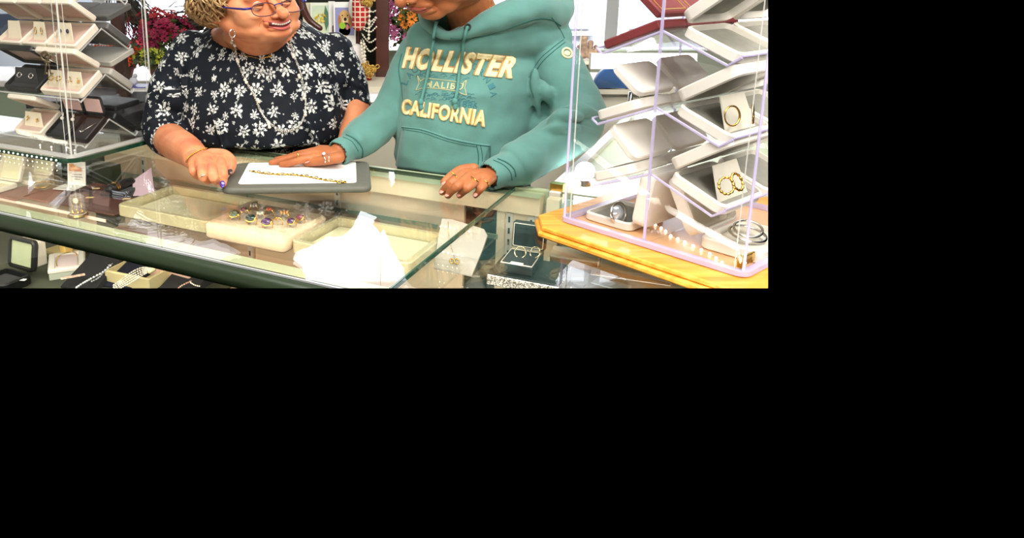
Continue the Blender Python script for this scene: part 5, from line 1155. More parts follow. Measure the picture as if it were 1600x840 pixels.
# hair
HAIR1 = mat('blond_hair', rgb(206, 172, 122), .5, col2=rgb(140, 104, 66), scale=46, bump=.3, bscale=300)
hb = MB(); R1 = M1.to_3x3()
for c, r in (((0, .035, .05), (.088, .100, .092)), ((0, .075, .0), (.088, .062, .085)), ((-.070, .030, .012), (.030, .050, .058)), ((.070, .030, .012), (.030, .050, .058)), ((0, -.04, .095), (.066, .05, .04)), ((-.062, -.012, .045), (.03, .045, .04)), ((.062, -.012, .045), (.03, .045, .04))):
    hb.ell(M1 @ Vector(c), r, R1)
hme = remeshed(hb, .005, 3); warp(hme, .006, 30)
hair = part('hair', hme, HAIR1, W1, smooth=True)
rd = random.Random(5); cb = MB(); hbv = bvh_of(remeshed(hb, .006, 2)); O1 = M1 @ Vector((0, .03, .03))
for i in range(1500):
    a = rd.uniform(0, 6.283); u = rd.uniform(-.75, 1); s_ = math.sqrt(1-u*u); d = R1 @ Vector((s_*math.cos(a), s_*math.sin(a), u))
    h = hbv.ray_cast(O1+d*.4, -d)
    if not h[0]: continue
    lp_ = M1.inverted() @ h[0]
    if lp_.y < -.045 and lp_.z < .085: continue
    n = h[1] if h[1].dot(d) > 0 else -h[1]
    dn = (R1 @ Vector((0, .25, -1))); tg = (dn-n*dn.dot(n)).normalized(); tg = (tg+n.cross(tg)*rd.uniform(-1.1, 1.1)).normalized(); sd = n.cross(tg); L_ = rd.uniform(.018, .04); cu = rd.uniform(-1, 1)*.012
    pts = [h[0]+n*(.001+.006*math.sin(math.pi*k/6))+tg*L_*k/6+sd*cu*math.sin(math.pi*k/6) for k in range(7)]
    cb.tube(pts, [.0012, .0032, .0036, .0034, .003, .0022, .0006], 5, flat=.6)
part('curls', cb, HAIR1, W1, smooth=True)['kind'] = 'stuff'
# hoop earring
eo = cast(bv1, 366, 50, .007)[0] or P(366, 47, 1.66)
solo('hoop_earring', MB().torus(eo, .0088, .0016, Euler((math.pi/2, 0, .6)).to_matrix(), 24, 8, sx=.75), mat('pale_silver', rgb(232, 214, 200), .2, .9), 'pale silver hoop earring below the blond curls', 'earring', smooth=True)

# blouse
def floral():
    m = mat('navy_floral', rgb(22, 26, 34), .75, spec=.2); nt = m.node_tree; b = nt.nodes['Principled BSDF']; L = nt.links.new
    at = N(nt, 'ShaderNodeAttribute', attribute_name='pat')
    nz = N(nt, 'ShaderNodeTexNoise', i_Scale=150.0, i_Detail=3.0); L(at.outputs['Vector'], nz.inputs['Vector'])
    def ma(op, a, b_=None, c=None):
        n = N(nt, 'ShaderNodeMath', operation=op)
        for i, v in enumerate((a, b_, c)):
            if v is None: continue
            if isinstance(v, (int, float)): n.inputs[i].default_value = v
            else: L(v, n.inputs[i])
        return n.outputs[0]
    def layer(scale, off, rmin, rmax, pet, wob):
        mp = N(nt, 'ShaderNodeVectorMath', operation='MULTIPLY_ADD'); mp.inputs[1].default_value = (scale,)*3; mp.inputs[2].default_value = (off, off*.7, 0); L(at.outputs['Vector'], mp.inputs[0])
        vo = N(nt, 'ShaderNodeTexVoronoi', voronoi_dimensions='2D', i_Scale=1.0, i_Randomness=.62); L(mp.outputs[0], vo.inputs['Vector'])
        sb = N(nt, 'ShaderNodeVectorMath', operation='SUBTRACT'); L(mp.outputs[0], sb.inputs[0]); L(vo.outputs['Position'], sb.inputs[1])
        sp = N(nt, 'ShaderNodeSeparateXYZ'); L(sb.outputs[0], sp.inputs[0]); co = N(nt, 'ShaderNodeSeparateColor'); L(vo.outputs['Color'], co.inputs[0])
        r = vo.outputs['Distance']; th = ma('ARCTAN2', sp.outputs[1], sp.outputs[0]); th = ma('ADD', th, ma('MULTIPLY', co.outputs[0], 6.28))
        R = ma('ADD', ma('MULTIPLY', co.outputs[1], rmax-rmin), rmin)
        pe = ma('ABSOLUTE', ma('COSINE', ma('MULTIPLY', th, pet/2))); pe2 = ma('ABSOLUTE', ma('COSINE', ma('MULTIPLY', th, 1.5)))
        lim = ma('MULTIPLY', R, ma('MULTIPLY', ma('ADD', ma('MULTIPLY', pe, .7), .42), ma('ADD', ma('MULTIPLY', pe2, .35), .72)))
        rr = ma('ADD', r, ma('MULTIPLY', ma('SUBTRACT', nz.outputs['Fac'], .5), wob))
        outer = ma('LESS_THAN', rr, lim)
        # dark hairlines between petals and a dark ring round the eye of the flower
        q = ma('DIVIDE', rr, R); ringd = ma('GREATER_THAN', ma('ABSOLUTE', ma('SUBTRACT', q, .36)), .085)
        fil = ma('GREATER_THAN', ma('ABSOLUTE', ma('SINE', ma('ADD', ma('MULTIPLY', th, pet*.5), ma('MULTIPLY', q, 3.0)))), .34)
        return ma('MULTIPLY', ma('MULTIPLY', outer, ringd), fil)
    a = layer(23.0, 0.0, .14, .46, 7, .50); c = layer(42.0, 7.3, .0, .24, 5, .4)
    mx = ma('MAXIMUM', a, c)
    mc = N(nt, 'ShaderNodeMix', data_type='RGBA'); mc.inputs[6].default_value = rgb(20, 25, 33); mc.inputs[7].default_value = rgb(214, 216, 212); L(mx, mc.inputs[0]); L(mc.outputs[2], b.inputs['Base Color']); return m
bb = MB(); torso(bb, TR1)
SL1 = [(302, 84, 1.885, .058), (264, 145, 1.87, .052), (256, 200, 1.82, .051), (268, 220, 1.765, .046)]
SL2 = [(520, 84, 1.90, .056), (546, 130, 1.90, .047), (558, 160, 1.88, .038)]
arm(bb, SL1); arm(bb, SL2)
for x, y, d, r in ((262, 214, 1.80, .046), (275, 150, 1.84, .05), (520, 120, 1.87, .05)): bb.ell(P(x, y, d), (r, r, r*.9))
for (x0, y0, x1, y1, d, r) in ((232, 190, 285, 205, 1.775, .008), (236, 160, 268, 186, 1.82, .008), (535, 120, 572, 142, 1.86, .007), (280, 100, 290, 170, 1.80, .008), (510, 110, 520, 200, 1.78, .008), (330, 175, 350, 240, 1.70, .008), (480, 190, 500, 240, 1.71, .008)): bb.limb([P(x0, y0, d), P((x0+x1)/2+3, (y0+y1)/2, d-.004), P(x1, y1, d)], [r*.5, r, r*.5], 10)
bme = remeshed(bb, .0042, 5); warp(bme, .006, 13, 3.0); warp(bme, .002, 40, 9.0)
Wc = P(397, 36, 1.86)
bm = bmesh.new(); bm.from_mesh(bme)
dl = [f for f in bm.faces if ((f.calc_center_median()-Wc).x/.116)**2+((f.calc_center_median()-Wc).y/.16)**2+((f.calc_center_median()-Wc).z/.074)**2 < 1]
# open the sleeve ends
for L_, c2 in ((SL1, .030), (SL2, .026)):
    a_ = P(*L_[-2][:3]); e_ = P(*L_[-1][:3]); ax = (e_-a_).normalized()
    dl += [f for f in bm.faces if (f.calc_center_median()-e_).dot(ax) > .018 and (f.calc_center_median()-e_).dot(ax) < .06 and ((f.calc_center_median()-e_)-ax*(f.calc_center_median()-e_).dot(ax)).length < L_[-1][3]*1.02]
bmesh.ops.delete(bm, geom=list(set(dl)), context='FACES'); bm.to_mesh(bme); bm.free()
def add_pat(me, segs, cx_, cy_):
    at = me.attributes.new('pat', 'FLOAT_VECTOR', 'CORNER'); import array
    data = array.array('f', [0.0]*(3*len(me.loops)))
    for p in me.polygons:
        c = p.center; best = None
        for si, (a, b_, r) in enumerate(segs):
            t_ = max(0, min(1, (c-a).dot(b_-a)/(b_-a).length_squared)); dd = (c-(a+(b_-a)*t_)).length-r
            if best is None or dd < best[0]: best = (dd, si)
        inarm = best and best[0] < .016
        if inarm:
            a, b_, r = segs[best[1]]; ax = (b_-a).normalized(); x_ = Vector((0, -1, 0)); x_ = (x_-ax*x_.dot(ax)).normalized(); y_ = ax.cross(x_)
        for li in p.loop_indices:
            v = me.vertices[me.loops[li].vertex_index].co
            if inarm: q = v-a; data[3*li] = math.atan2(q.dot(y_), q.dot(x_))*.05+best[1]*.37+1; data[3*li+1] = q.dot(ax)
            else: data[3*li] = math.atan2(v.x-cx_, -(v.y-cy_))*.2; data[3*li+1] = v.z
    at.data.foreach_set('vector', data)
segs = [(P(*SL1[0][:3]), P(*SL1[1][:3]), .055), (P(*SL1[1][:3]), P(*SL1[2][:3]), .052), (P(*SL1[2][:3]), P(*SL1[3][:3]), .05), (P(*SL2[0][:3]), P(*SL2[1][:3]), .05), (P(*SL2[1][:3]), P(*SL2[2][:3]), .045)]
add_pat(bme, segs, -.308, 1.90)
bvb = bvh_of(bme)
bl = part('blouse', bme, floral(), W1, smooth=True, label='navy blouse with white flowers')
sm = bl.modifiers.new('thick', 'SOLIDIFY'); sm.thickness = .0022; sm.offset = -1
def cast2(px, py, off):
    best = None
    for bv in (bvb, bv1):
        c, n = cast(bv, px, py, off)
        if c is not None and (best is None or (c-CAMP).length < (best-CAMP).length): best = c
    return best
def neck_path(pts, off, sub=9):
    pl = []; n = len(pts)
    for i in range(n-1):
        p0, p1, p2, p3 = [pts[max(0, min(n-1, j))] for j in (i-1, i, i+1, i+2)]
        for j in range(sub):
            u = j/sub; g = lambda a, b_, c, d: .5*((2*b_)+(c-a)*u+(2*a-5*b_+4*c-d)*u*u+(3*b_-a-3*c+d)*u**3)
            pl.append((g(p0[0], p1[0], p2[0], p3[0]), g(p0[1], p1[1], p2[1], p3[1])))
    pl.append(pts[-1]); o = []
    for x, y in pl:
        c = cast2(x, y, off)
        if c is not None: o.append(c)
    return o
pp = neck_path([(364, 60), (369, 80), (371, 95), (384, 125), (396, 146), (407, 172), (419, 190), (438, 204), (455, 203), (468, 195), (476, 175), (476, 150), (470, 118), (460, 90), (453, 66)], .003)
t = thing('long_necklace', 'long silver necklace with cream pearls hanging over the floral blouse', 'necklace', pp[len(pp)//2])
b = MB(); b.tube(pp, .0007, 5)
for i in range(0, len(pp)-1): b.torus((pp[i]+pp[i+1])/2, .003, .0007, Euler((math.pi/2+rd.uniform(-.4, .4), rd.uniform(-.6, .6), 0)).to_matrix(), 10, 5, sx=.6)
part('chain', b, SILVER, t, smooth=True)
for (x, y) in ((364, 66), (369, 69), (371, 94), (372, 97), (384, 125), (386, 129), (403, 156), (405, 159), (419, 191), (420, 195), (421, 199), (476, 180), (476, 176), (475, 150), (474, 154), (466, 118), (467, 121), (457, 87), (458, 90)):
    c = cast2(x, y, .004)
    if c is not None: part('pearl', MB().ell(c, .0042, nu=12, nv=8), PEARL, t, smooth=True)
pp = neck_path([(352, 66), (363, 78), (378, 86), (392, 89), (408, 92), (424, 89)], .002)
t = thing('short_necklace', 'thin gold necklace with a small bar pendant at the neckline', 'necklace', pp[-1])
part('chain', MB().tube(pp, .0007, 5), GOLD, t, smooth=True); c = cast2(416, 91, .003); part('pendant', MB().limb([c+Vector((-.012, 0, -.002)), c+Vector((.010, 0, .003))], [.0012, .0016], 8, 2).torus(c+Vector((.009, -.001, .004)), .003, .0007, Matrix.Rotation(1.57, 3, 'X'), 12, 5), GOLD, t, smooth=True)

# ================= person in the teal hoodie =================
W2 = thing('person', 'person in a teal hooded sweatshirt looking down, both hands on the counter', 'person', (.19, 1.68, .62))
M2 = Matrix.Diagonal((1.22, 1.1, .72, 1)) @ Matrix.Rotation(math.radians(-50), 4, 'Z') @ Matrix.Rotation(math.radians(32), 4, 'X')
M2 = Matrix.Translation(P(668, 30, 1.52)-M2 @ Vector((0, -.092, -.112))) @ M2
TR2 = [(.19, 1.68, .145, .11, .66), (.187, 1.66, .155, .125, .96), (.185, 1.655, .160, .132, 1.02), (.19, 1.66, .160, .130, 1.10), (.196, 1.67, .162, .130, 1.17), (.20, 1.68, .160, .120, 1.215), (.205, 1.69, .140, .102, 1.255), (.212, 1.70, .105, .085, 1.285), (.215, 1.70, .07, .06, 1.305)]
b = MB(); head(b, M2, {'fat': 0}); torso(b, TR2, .008)
b.limb([M2 @ Vector((0, .02, -.05)), (M2 @ Vector((0, .02, -.09))+Vector((.215, 1.68, 1.30)))/2, Vector((.215, 1.69, 1.27))], [.050, .052, .070], 24)
b.limb([M2 @ Vector((.0, .02, -.06)), P(738, 24, 1.64), P(742, 60, 1.66)], [.050, .055, .060], 20)
A1 = [(655, 88, 1.69, .042), (616, 168, 1.68, .034), (580, 203, 1.63, .030), (548, 228, 1.585, .026), (532, 236, 1.565, .0225)]
A2 = [(868, 92, 1.65, .045), (892, 145, 1.61, .042), (904, 195, 1.55, .040), (860, 227, 1.50, .034), (812, 256, 1.45, .030), (775, 271, 1.42, .024)]
arm(b, A1); arm(b, A2)
# right hand on the pad
palm(b, (532, 238, 1.042), [(506, 244, 1.036), (500, 240, 1.040), (498, 236, 1.040), (500, 233, 1.036)], .0105)
fingers(b, [[(506, 244, 1.036, .0098), (478, 248, 1.034, .0090), (455, 254, 1.026, .0080), (440, 257, 1.0205, .0070)],
            [(500, 240, 1.040, .0098), (468, 243, 1.036, .0088), (442, 250, 1.026, .0078), (424, 254, 1.0205, .0068)],
            [(498, 236, 1.040, .0095), (470, 240, 1.032, .0084), (448, 246, 1.022, .0072), (432, 249, 1.0165, .0064)],
            [(500, 233, 1.036, .0085), (480, 237, 1.026, .0074), (462, 242, 1.016, .0064), (452, 244, 1.012, .0058)],
            [(530, 246, 1.040, .0125), (512, 249, 1.036, .0115), (495, 252, 1.030, .0100), (479, 254, 1.024, .0082)]])
# left hand on the glass
palm(b, (772, 272, 1.032), [(724, 272, 1.036), (734, 275, 1.037), (746, 280, 1.034), (757, 286, 1.028)], .0105)
fingers(b, [[(724, 272, 1.036, .0102), (708, 284, 1.034, .0092), (697, 293, 1.020, .0080), (691, 300, 1.0085, .0070)],
            [(734, 275, 1.037, .0102), (717, 289, 1.035, .0093), (706, 298, 1.021, .0080), (700, 305, 1.0085, .0071)],
            [(746, 280, 1.034, .0098), (733, 292, 1.031, .0088), (724, 299, 1.019, .0076), (718, 305, 1.008, .0066)],
            [(757, 286, 1.028, .0088), (752, 294, 1.023, .0078), (747, 300, 1.015, .0068), (743, 305, 1.0075, .0060)],
            [(740, 264, 1.030, .0125), (720, 266, 1.026, .0110), (704, 276, 1.018, .0096), (694, 284, 1.011, .0080)]])
me2 = remeshed(b, .0020, 3); bv2 = bvh_of(me2)
part('body', me2, SKIN2, W2, smooth=True)
NUDE = mat('nude_nail', rgb(222, 150, 134), .2, coat=.6)
for x, y, z, a in ((690, 299, 1.0085, -.7), (699, 304, 1.0085, -.7), (717, 304, 1.008, -.75), (742.5, 304, 1.0075, -.5), (693, 286, 1.011, -.9)): nail(x, y, z, a, NUDE, W2, .0075, .0085, .0045, .5)
nail(480, 253, 1.024, -1.4, NUDE, W2, .007, .008, .006, .3)
wrap_ring(bv2, 'finger_ring', [(465, 238.5), (466, 242), (466, 245)], .0016, GOLD, label='wide gold ring on the finger resting at the back edge of the pad')
t = thing('stone_ring', 'silver ring with a round clear stone on the thumb by the pad', 'ring', cast(bv2, 509, 246, .001)[0])
q = [cast(bv2, x, y, .001)[0] for x, y in ((504, 243), (507, 246), (509, 250), (508, 254))]; part('band', MB().tube([c for c in q if c], .0014, 8), SILVER, t, smooth=True)
q = [cast(bv2, x, y, .001)[0] for x, y in ((513, 241), (514, 246), (514, 252))]; part('second_band', MB().tube([c for c in q if c], .0012, 8), SILVER, t, smooth=True)
part('stone', MB().ell(cast(bv2, 507, 241, .003)[0], .0042), mat('clear_stone', rgb(236, 238, 240), .05, .3), t, smooth=True)
for pts, lab in ((((736, 276), (741, 280), (747, 284)), 'gold band ring on the ring finger of the left hand'), (((757, 282), (762, 286), (765, 291)), 'gold band ring on the little finger by the cuff'), (((706, 270), (710, 273), (714, 277)), 'thin gold ring on the thumb of the left hand')):
    wrap_ring(bv2, 'finger_ring', pts, .0015, GOLD, label=lab)
LIP2 = mat('brown_rose_lip', rgb(166, 86, 70), .35, sss=.05)
part('upper_lip', liptube(M2, bv2, -.024, .024, lambda x: -.0700-4*x*x+.0012*math.cos(x*260), .0042, .0016), LIP2, W2, smooth=True)
part('lower_lip', liptube(M2, bv2, -.021, .021, lambda x: -.0800+7*x*x, .0054, .0014), LIP2, W2, smooth=True)
part('lip_line', liptube(M2, bv2, -.023, .023, lambda x: -.0748, .0008, .0046), mat('lip_dark', rgb(96, 44, 38), .5), W2, smooth=True)
for s in (-1, 1):
    part('nostril', MB().ell(M2 @ Vector((s*.006, -.1115, -.0510)), (.0032, .0045, .002), M2.to_3x3(), 10, 6), mat('nostril_dark2', rgb(70, 34, 26), .6), W2, smooth=True)
    part('eye', MB().ell(M2 @ Vector((s*.031, -.0815, -.003)), .0118), MATS['eye_white'], W2, smooth=True)
    part('eyelid', MB().ell(M2 @ Vector((s*.031, -.0825, -.002)), .0122), SKIN2, W2, smooth=True)
    part('eyebrow', face_patch(M2, bv2, min(s*.016, s*.045), max(s*.016, s*.045), lambda x: .0245-6*(abs(x)-.028)**2, lambda x: .0185-6*(abs(x)-.028)**2, .001), mat('brow_dark', rgb(40, 26, 22), .8), W2)
c, n_ = cast(bv2, 638, 5.5, .001); c = c or P(638, 5.5, 1.5); solo('nose_stud', MB().ell(c, .0019), GOLD, 'tiny gold nose stud on the person looking down', 'piercing', smooth=True)
HAIR2 = mat('dark_hair', rgb(34, 24, 22), .45, bump=.3, bscale=200)
hb = MB(); R2 = M2.to_3x3()
for c, r in (((0, .035, .052), (.082, .098, .085)), ((0, .085, .02), (.066, .055, .075)), ((0, .13, .06), (.04, .04, .04))): hb.ell(M2 @ Vector(c), r, R2)
part('hair', remeshed(hb, .005, 3), HAIR2, W2, smooth=True)
b = MB()
for k in range(5): b.tube([M2 @ Vector((.076+.001*k, .0, .03)), M2 @ Vector((.079, -.006+.002*k, .0)), M2 @ Vector((.080-.001*k, -.012, -.03)), M2 @ Vector((.073, -.022+.003*k, -.058)), M2 @ Vector((.066, -.020, -.068-.002*k))], [.0012, .0012, .001, .0008, .0004], 5)
part('loose_strand', b, HAIR2, W2, smooth=True)
# hoodie
TEAL = mat('teal_fleece', rgb(93, 139, 131), .95, spec=.15, sheen=.25, var=.10, scale=24, bump=.25, bscale=600)
TEALD = mat('teal_stitch', rgb(58, 102, 96), .95, spec=.1)
hb = MB(); torso(hb, TR2)
H1 = [(655, 90, 1.69, .054), (630, 135, 1.69, .046), (612, 168, 1.68, .043), (590, 194, 1.645, .043), (565, 214, 1.61, .042), (551, 226, 1.59, .038), (543, 231, 1.58, .0305), (532, 237, 1.565, .0300)]
H2 = [(864, 98, 1.655, .060), (890, 145, 1.61, .058), (903, 192, 1.56, .057), (866, 222, 1.51, .052), (826, 246, 1.468, .046), (806, 258, 1.45, .043), (797, 263, 1.442, .0345), (768, 274, 1.415, .0315)]
arm(hb, H1); arm(hb, H2)
hood = [(712, -30, 1.78, .045), (676, 2, 1.70, .030), (672, 34, 1.605, .018), (684, 50, 1.566, .013), (700, 55, 1.552, .012), (722, 52, 1.545, .014), (752, 40, 1.55, .022), (790, 24, 1.57, .032), (830, 14, 1.61, .040), (862, 24, 1.66, .040), (868, 10, 1.72, .042), (840, -22, 1.78, .052), (780, -42, 1.82, .052), (712, -30, 1.78, .045)]
hb.limb([P(x, y, d) for x, y, d, r in hood], [r for *_, r in hood], 20, 8)
for x, y, d, r in ((845, 175, 1.64, .052), (842, 205, 1.62, .048), (838, 235, 1.60, .040), (630, 190, 1.67, .04)): hb.ell(P(x, y, d), (r, r, r*1.1))
hb.limb([P(684, 14, 1.74), P(700, 40, 1.70)], [.035, .035], 16)
# collar sides filling between hood roll and shoulders
hb.limb([P(700, 72, 1.60), P(760, 62, 1.60), P(830, 55, 1.65), P(866, 60, 1.68)], [.03, .045, .05, .045], 20)
hb.limb([P(686, 68, 1.61), P(662, 62, 1.66)], [.03, .04], 20)
FO = [(586, 178, 606, 216, 1.63, .010), (600, 160, 622, 200, 1.655, .010), (570, 188, 590, 226, 1.60, .008), (556, 206, 572, 238, 1.575, .007),
      (880, 170, 935, 178, 1.515, .012), (858, 188, 905, 182, 1.49, .013), (842, 206, 900, 200, 1.48, .012), (826, 222, 880, 222, 1.47, .010), (812, 236, 850, 250, 1.44, .009), (845, 130, 868, 168, 1.58, .013), (835, 110, 842, 180, 1.585, .010)]
for x0, y0, x1, y1, d, r in FO: hb.limb([P(x0, y0, d), P((x0+x1)/2-2, (y0+y1)/2-3, d-.010), P(x1, y1, d)], [r*.5, r*1.15, r*.5], 12)
hme = remeshed(hb, .0038, 5)
def hm(co):
    return 1.0
warp(hme, .008, 12, 5.0); warp(hme, .003, 30, 2.0)
bm = bmesh.new(); bm.from_mesh(hme); dl = []
for L_ in (H1, H2):
    a_ = P(*L_[-2][:3]); e_ = P(*L_[-1][:3]); ax = (e_-a_).normalized()
    dl += [f for f in bm.faces if (f.calc_center_median()-e_).dot(ax) > .010 and (f.calc_center_median()-e_).length < .07]
# neck opening
NO = P(735, 12, 1.60)
for f in bm.faces:
    c = f.calc_center_median(); q = c-NO
    if (q.x/.048)**2+((q.y-.03)/.075)**2+(q.z/.030)**2 < 1: dl.append(f)
bmesh.ops.delete(bm, geom=list(set(dl)), context='FACES'); bm.to_mesh(hme); bm.free()
bvh2 = bvh_of(hme)
hd = part('hoodie', hme, TEAL, W2, smooth=True, label='teal hooded sweatshirt with cream lettering')
sm = hd.modifiers.new('thick', 'SOLIDIFY'); sm.thickness = .003; sm.offset = -1
def spath(pts, off, sub=8):
    pl = []; n = len(pts)
    for i in range(n-1):
        p0, p1, p2, p3 = [pts[max(0, min(n-1, j))] for j in (i-1, i, i+1, i+2)]
        for j in range(sub):
            u = j/sub; g = lambda a, b_, c, d: .5*((2*b_)+(c-a)*u+(2*a-5*b_+4*c-d)*u*u+(3*b_-a-3*c+d)*u**3)
            pl.append((g(p0[0], p1[0], p2[0], p3[0]), g(p0[1], p1[1], p2[1], p3[1])))
    pl.append(pts[-1]); o = []
    for x, y in pl:
        c, n_ = cast(bvh2, x, y, off)
        if c is not None and (not o or (c-o[-1]).length < .03): o.append(c)
    return o
def seam(pts, name='seam', r=.0011, m=TEALD, off=.0002):
    p = spath(pts, off)
    if len(p) > 2: part(name, MB().tube(p, r, 6), m, hd, smooth=True)
seam([(880, 62), (862, 76), (844, 92), (832, 112), (829, 132), (834, 152)]); seam([(883, 66), (865, 80), (848, 96), (836, 115), (832, 134)])
seam([(628, 84), (623, 108), (628, 140), (632, 178)])
seam([(704, 60), (730, 60), (765, 54), (800, 42), (835, 30), (860, 30), (876, 40)], r=.0016); seam([(700, 48), (725, 44), (755, 32), (790, 14), (820, 2)])
seam([(862, 27), (874, 44), (882, 60)])
# pocket
def patch(top, bot, off, th, name, m, nx=24, nz=12):
    def ev(pts, u):
        n = len(pts)-1; k = min(int(u*n), n-1); t_ = u*n-k; return (pts[k][0]*(1-t_)+pts[k+1][0]*t_, pts[k][1]*(1-t_)+pts[k+1][1]*t_)
    v = []; ok = True
    for lay in (off, -.002):
        for i in range(nx+1):
            a = ev(top, i/nx); b_ = ev(bot, i/nx)
            for j in range(nz+1):
                t_ = j/nz; c, n_ = cast(bvh2, a[0]*(1-t_)+b_[0]*t_, a[1]*(1-t_)+b_[1]*t_, lay)
                if c is None: c = v[-1] if v else Vector((0, 0, 0))
                v.append(c)
    n = (nx+1)*(nz+1); f = []
    for i in range(nx):
        for j in range(nz):
            a = i*(nz+1)+j; f += [(a, a+1, a+nz+2, a+nz+1), (n+a, n+a+nz+1, n+a+nz+2, n+a+1)]
    for i in range(nx):
        for j0 in (0, nz): a = i*(nz+1)+j0; f.append((a, a+nz+1, n+a+nz+1, n+a))
    for i0 in (0, nx):
        for j in range(nz): a = i0*(nz+1)+j; f.append((a, a+1, n+a+1, n+a))
    part(name, MB().add(v, f), m, hd, smooth=True)
patch([(630, 197), (662, 201), (700, 214), (742, 223), (765, 226)], [(619, 262), (650, 266), (690, 272), (730, 276), (752, 270)], .0035, .003, 'pocket', TEAL)
seam([(630, 199), (662, 203), (700, 216), (742, 225), (764, 228)], 'pocket_stitch', off=.0036); seam([(631, 202), (662, 207), (700, 220), (744, 229)], 'pocket_stitch', .0008, off=.0036)
seam([(744, 225), (747, 240), (747, 256)], 'pocket_stitch', off=.0036); seam([(750, 226), (753, 240), (753, 256)], 'pocket_stitch', .0008, off=.0036); seam([(765, 227), (765, 240), (764, 252)], 'pocket_stitch', off=.0036)
seam([(778, 248), (792, 254), (803, 264), (806, 276)], 'cuff_stitch', .0016); seam([(771, 250), (786, 257), (797, 268), (800, 281)], 'cuff_stitch', .0012)
seam([(541, 210), (556, 218), (566, 232), (566, 246)], 'cuff_stitch', .0014); seam([(536, 214), (550, 221), (560, 236)], 'cuff_stitch', .001)
# cords and grommets
for gx, gy, pts in ((683, 34, [(681, 52), (680, 58), (677, 75), (672, 105), (667, 132), (660, 160)]), (731, 44, [(731, 44), (726, 56), (723, 80), (718, 110), (715, 140), (711, 158)])):
    p = spath(pts, .006)
    if gx == 683: p = [p[0]+Vector((.005, .004, .022)), p[0]+Vector((.0025, .001, .011))]+p
    c = part('drawstring', MB().limb(p[::4]+[p[-1]], [.0035]*len(p[::4])+[.004], 10, 3), mat('teal_cord', rgb(82, 136, 128), .9, bump=.4, bscale=900), hd, smooth=True)
    part('cord_knot', MB().ell(p[-1], (.0065, .006, .008)).limb([p[-1], p[-1]+Vector((.001, 0, -.013))], [.004, .0055], 10, 2), MATS['teal_cord'], hd, smooth=True)
g, n_ = cast(bvh2, 731, 43, .001)
if g is not None: part('grommet', MB().torus(g, .0062, .0018, n_.to_track_quat('Z', 'Y').to_matrix(), 24, 8), mat('dark_grommet', rgb(56, 60, 56), .4, .6), hd, smooth=True)
# lettering
CRM = mat('cream_applique', rgb(240, 226, 178), .85, var=.18, scale=90, bump=.3, bscale=500); TANE = mat('tan_applique_edge', rgb(176, 140, 84), .9)
GOLDF = mat('mustard_applique', rgb(226, 190, 116), .85, col2=rgb(236, 222, 178), scale=60); FADE = mat('faded_teal_print', rgb(62, 116, 122), .95); TANP = mat('tan_outline_print', rgb(176, 176, 136), .9)
def text_mesh(s, off=0.0, spacing=1.0, shear=0):
    cu = bpy.data.curves.new('t', 'FONT'); cu.body = s; cu.offset = off; cu.space_character = spacing; cu.shear = shear; cu.resolution_u = 4
    o = bpy.data.objects.new('t', cu); COL.objects.link(o); dg = bpy.context.evaluated_depsgraph_get(); me = bpy.data.meshes.new_from_object(o.evaluated_get(dg), depsgraph=dg)
    bpy.data.objects.remove(o); bpy.data.curves.remove(cu); return me
def letters(s, quad, h, m, name, off=.03, powx=1.0, spacing=1.0, shear=0, each=True, bow=0):
    me = text_mesh(s, off, spacing, shear); xs = [v.co.x for v in me.vertices]; ys = [v.co.y for v in me.vertices]; x0, x1, y0, y1 = min(xs), max(xs), min(ys), max(ys)
    bm = bmesh.new(); bm.from_mesh(me); bmesh.ops.remove_doubles(bm, verts=bm.verts, dist=1e-5); bmesh.ops.triangulate(bm, faces=bm.faces)
    for _ in range(3):
        ed = [e for e in bm.edges if e.calc_length() > .12]
        if ed: bmesh.ops.subdivide_edges(bm, edges=ed, cuts=1); bmesh.ops.triangulate(bm, faces=bm.faces)
    r = bmesh.ops.extrude_face_region(bm, geom=bm.faces[:]); up = {v for v in r['geom'] if isinstance(v, bmesh.types.BMVert)}
    TL, TRq, BLq, BRq = quad
    for v in bm.verts:
        u = ((v.co.x-x0)/(x1-x0))**powx; w_ = (v.co.y-y0)/(y1-y0)
        px = (BLq[0]*(1-u)+BRq[0]*u)*(1-w_)+(TL[0]*(1-u)+TRq[0]*u)*w_; py = (BLq[1]*(1-u)+BRq[1]*u)*(1-w_)+(TL[1]*(1-u)+TRq[1]*u)*w_+bow*4*u*(1-u)
        c, n_ = cast(bvh2, px, py, h if v in up else -.001)
        if c is not None: v.co = c
    bmesh.ops.recalc_face_normals(bm, faces=bm.faces); bm.to_mesh(me); bm.free()
    part(name, me, m, hd)
q1_ = ((633, 72), (808, 88), (628, 107), (800, 124))
letters('HOLLISTER', q1_, .0014, TANE, 'lettering_edge', .085, 1.12, 1.12, .25)
letters('HOLLISTER', q1_, .0028, CRM, 'lettering', .045, 1.12, 1.12, .25)
q2_ = ((630, 154), (762, 173), (627, 178), (757, 199))
letters('CALIFORNIA', q2_, .0014, TANE, 'lettering_edge', .075, 1.05, 1.08, 0)
letters('CALIFORNIA', q2_, .0026, GOLDF, 'lettering', .035, 1.05, 1.08, 0)
letters('MALIBU', ((665, 126), (725, 131), (664, 136), (722, 141)), .0012, TANP, 'banner_lettering', .02, 1.0, 1.2)
letters('1886', ((718, 155), (746, 160), (717, 166), (745, 170)), .0010, FADE, 'year_print', .02, 1.0, 1.1)
bn = [(652, 117), (657, 127), (665, 122), (690, 125), (715, 128), (722, 132), (729, 125), (726, 137), (729, 149), (720, 146), (716, 143), (690, 139), (664, 137), (650, 141), (655, 130), (652, 117)]
p = []
for i in range(len(bn)-1):
    for j in range(5):
        t_ = j/5; c, n_ = cast(bvh2, bn[i][0]*(1-t_)+bn[i+1][0]*t_, bn[i][1]*(1-t_)+bn[i+1][1]*t_, .0006)
        if c is not None: p.append(c)
